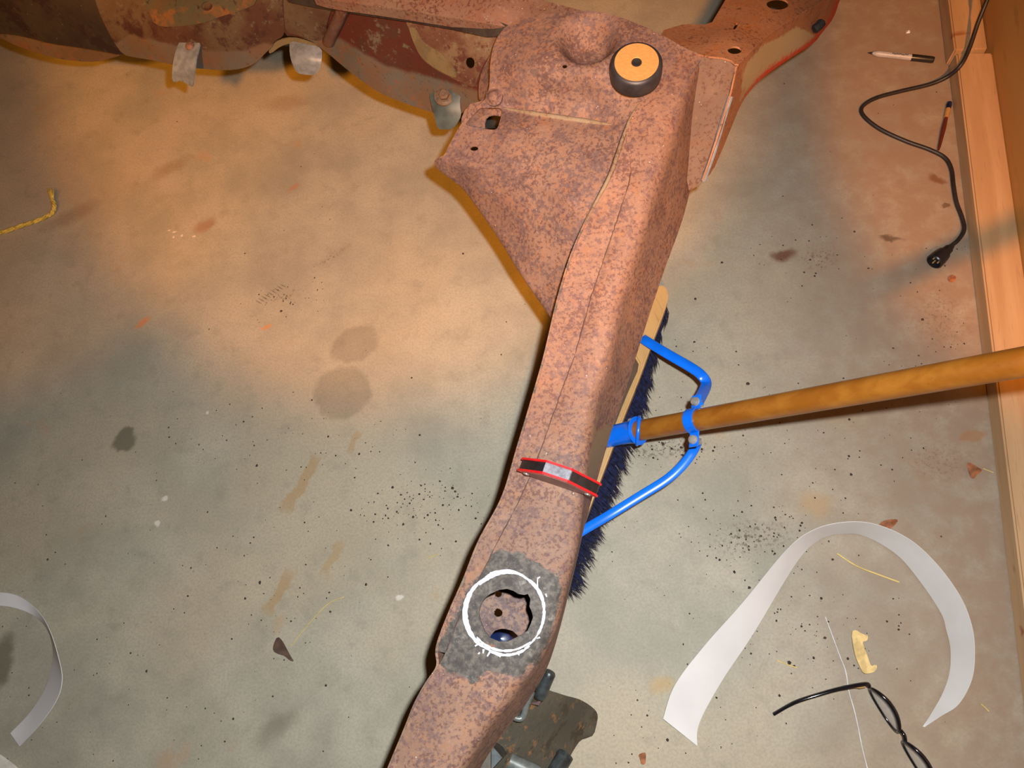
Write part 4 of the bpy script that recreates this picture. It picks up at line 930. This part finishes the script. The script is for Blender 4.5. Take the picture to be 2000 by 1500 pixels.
o = sheet('wood_peel', [(1663,1233),(1672,1230),(1680,1236),(1690,1240),(1696,1241),(1694,1252),(1684,1253),(1688,1265),(1694,1280),(1697,1290),(1702,1302),(1708,1298),(1714,1300),(1710,1311),(1700,1315),(1687,1316),(1680,1302),(1672,1284),(1667,1265)], [(1665,1235,.010),(1695,1245,.003),(1670,1280,.012),(1692,1285,.003),(1690,1313,.010),(1712,1305,.002),(1680,1260,.013)], plain('pale_wood_peel', srgb(226, 196, 134), .6, 0, .4, .15, 60), None, sp=5, it=1, th=.0012)
tag(o, 'curled pale wood peel right of the white wire', 'wood shaving')
M['leaf'] = plain('brown_dry_leaf', srgb(150, 92, 58), .7, 0, .3, .25, 70); M['leaf_dark'] = plain('dark_dry_leaf', srgb(86, 64, 52), .6, 0, .4, .2, 70)
for nm, out, mat, lab in (
   ('dry_leaf', [(1715,1028),(1722,1018),(1738,1014),(1756,1014),(1748,1026),(1736,1034),(1724,1032)], 'leaf', 'orange brown leaf scrap touching the top of the white arch'),
   ('dry_leaf', [(1888,906),(1892,902),(1903,908),(1912,914),(1920,918),(1910,926),(1900,937),(1893,926)], 'leaf', 'red brown leaf scrap beside the pine sill'),
   ('dry_leaf', [(542,1242),(552,1252),(560,1268),(568,1282),(575,1292),(566,1290),(556,1281),(545,1278),(533,1272),(534,1258)], 'leaf_dark', 'dark brown pointed leaf on the floor left of the rail'),
   ('dry_leaf', [(1246,1474),(1256,1470),(1261,1470),(1262,1482),(1260,1494),(1252,1492),(1250,1482)], 'leaf', 'small brown leaf scrap right of the jack stand'),
   ('dry_leaf', [(1850,543),(1860,536),(1868,540),(1866,548),(1856,552)], 'leaf', 'small reddish leaf scrap below the cable connector')):
    x = sum(p[0] for p in out) / len(out); y = sum(p[1] for p in out) / len(out)
    ctrl = [(p[0], p[1], .0025 + .004 * ((i * 7) % 3) / 2) for i, p in enumerate(out)] + [(x, y, .005)]
    o = sheet(nm, out, ctrl, M[mat], None, sp=6, it=1, th=.0007); tag(o, lab, 'leaf', 'dry leaf scraps')
def crumb(mb, p, s, rnd):
    V = [p + Vector((math.cos(a) * s * rnd.uniform(.6, 1.2), math.sin(a) * s * rnd.uniform(.6, 1.2), 0)) for a in (0, 1.3, 2.5, 3.8, 5.1)]
    mb.add(V + [p + Vector((0, 0, s * .8))], [(i, (i + 1) % 5, 5) for i in range(5)] + [(4, 3, 2, 1, 0)])
p = W(1774, 62, 0); mb = MB(); crumb(mb, p, .006, random.Random(4)); o = mb.build('crumb', M['thread'], None, 0); tag(o, 'white crumb on the floor above the marker pen', 'crumb')
rnd = random.Random(9); mb = MB()
for cx, cy, sx, sy, n in ((840,985,60,26,110),(800,1000,110,50,70),(1470,1045,80,45,140),(1310,880,70,16,90),(1480,1180,140,90,80),(1550,1250,130,90,70),(1230,1420,120,60,60),(650,870,70,40,40),(560,580,40,22,50),(400,860,70,40,40),(1650,800,120,90,80),(1580,480,90,40,50),(1820,680,60,120,70),(300,1150,240,140,90),(560,1150,80,80,50),(1000,700,700,500,160),(1300,700,60,90,40),(250,1380,200,90,60)):
    for _ in range(n):
        x, y = rnd.gauss(cx, sx), rnd.gauss(cy, sy)
        if not (0 < x < 1890 and 130 < y < 1500) or (880 < x < 1190 and y > 1310): continue
        crumb(mb, W(x, y, 0), .0005 + abs(rnd.gauss(0, .0010)), rnd)
o = mb.build('dirt_crumbs', plain('dark_dirt', srgb(62, 50, 42), .8), None, 0, keep=True); tag(o, 'dark dirt crumbs strewn over the concrete', 'dirt', kind='stuff')
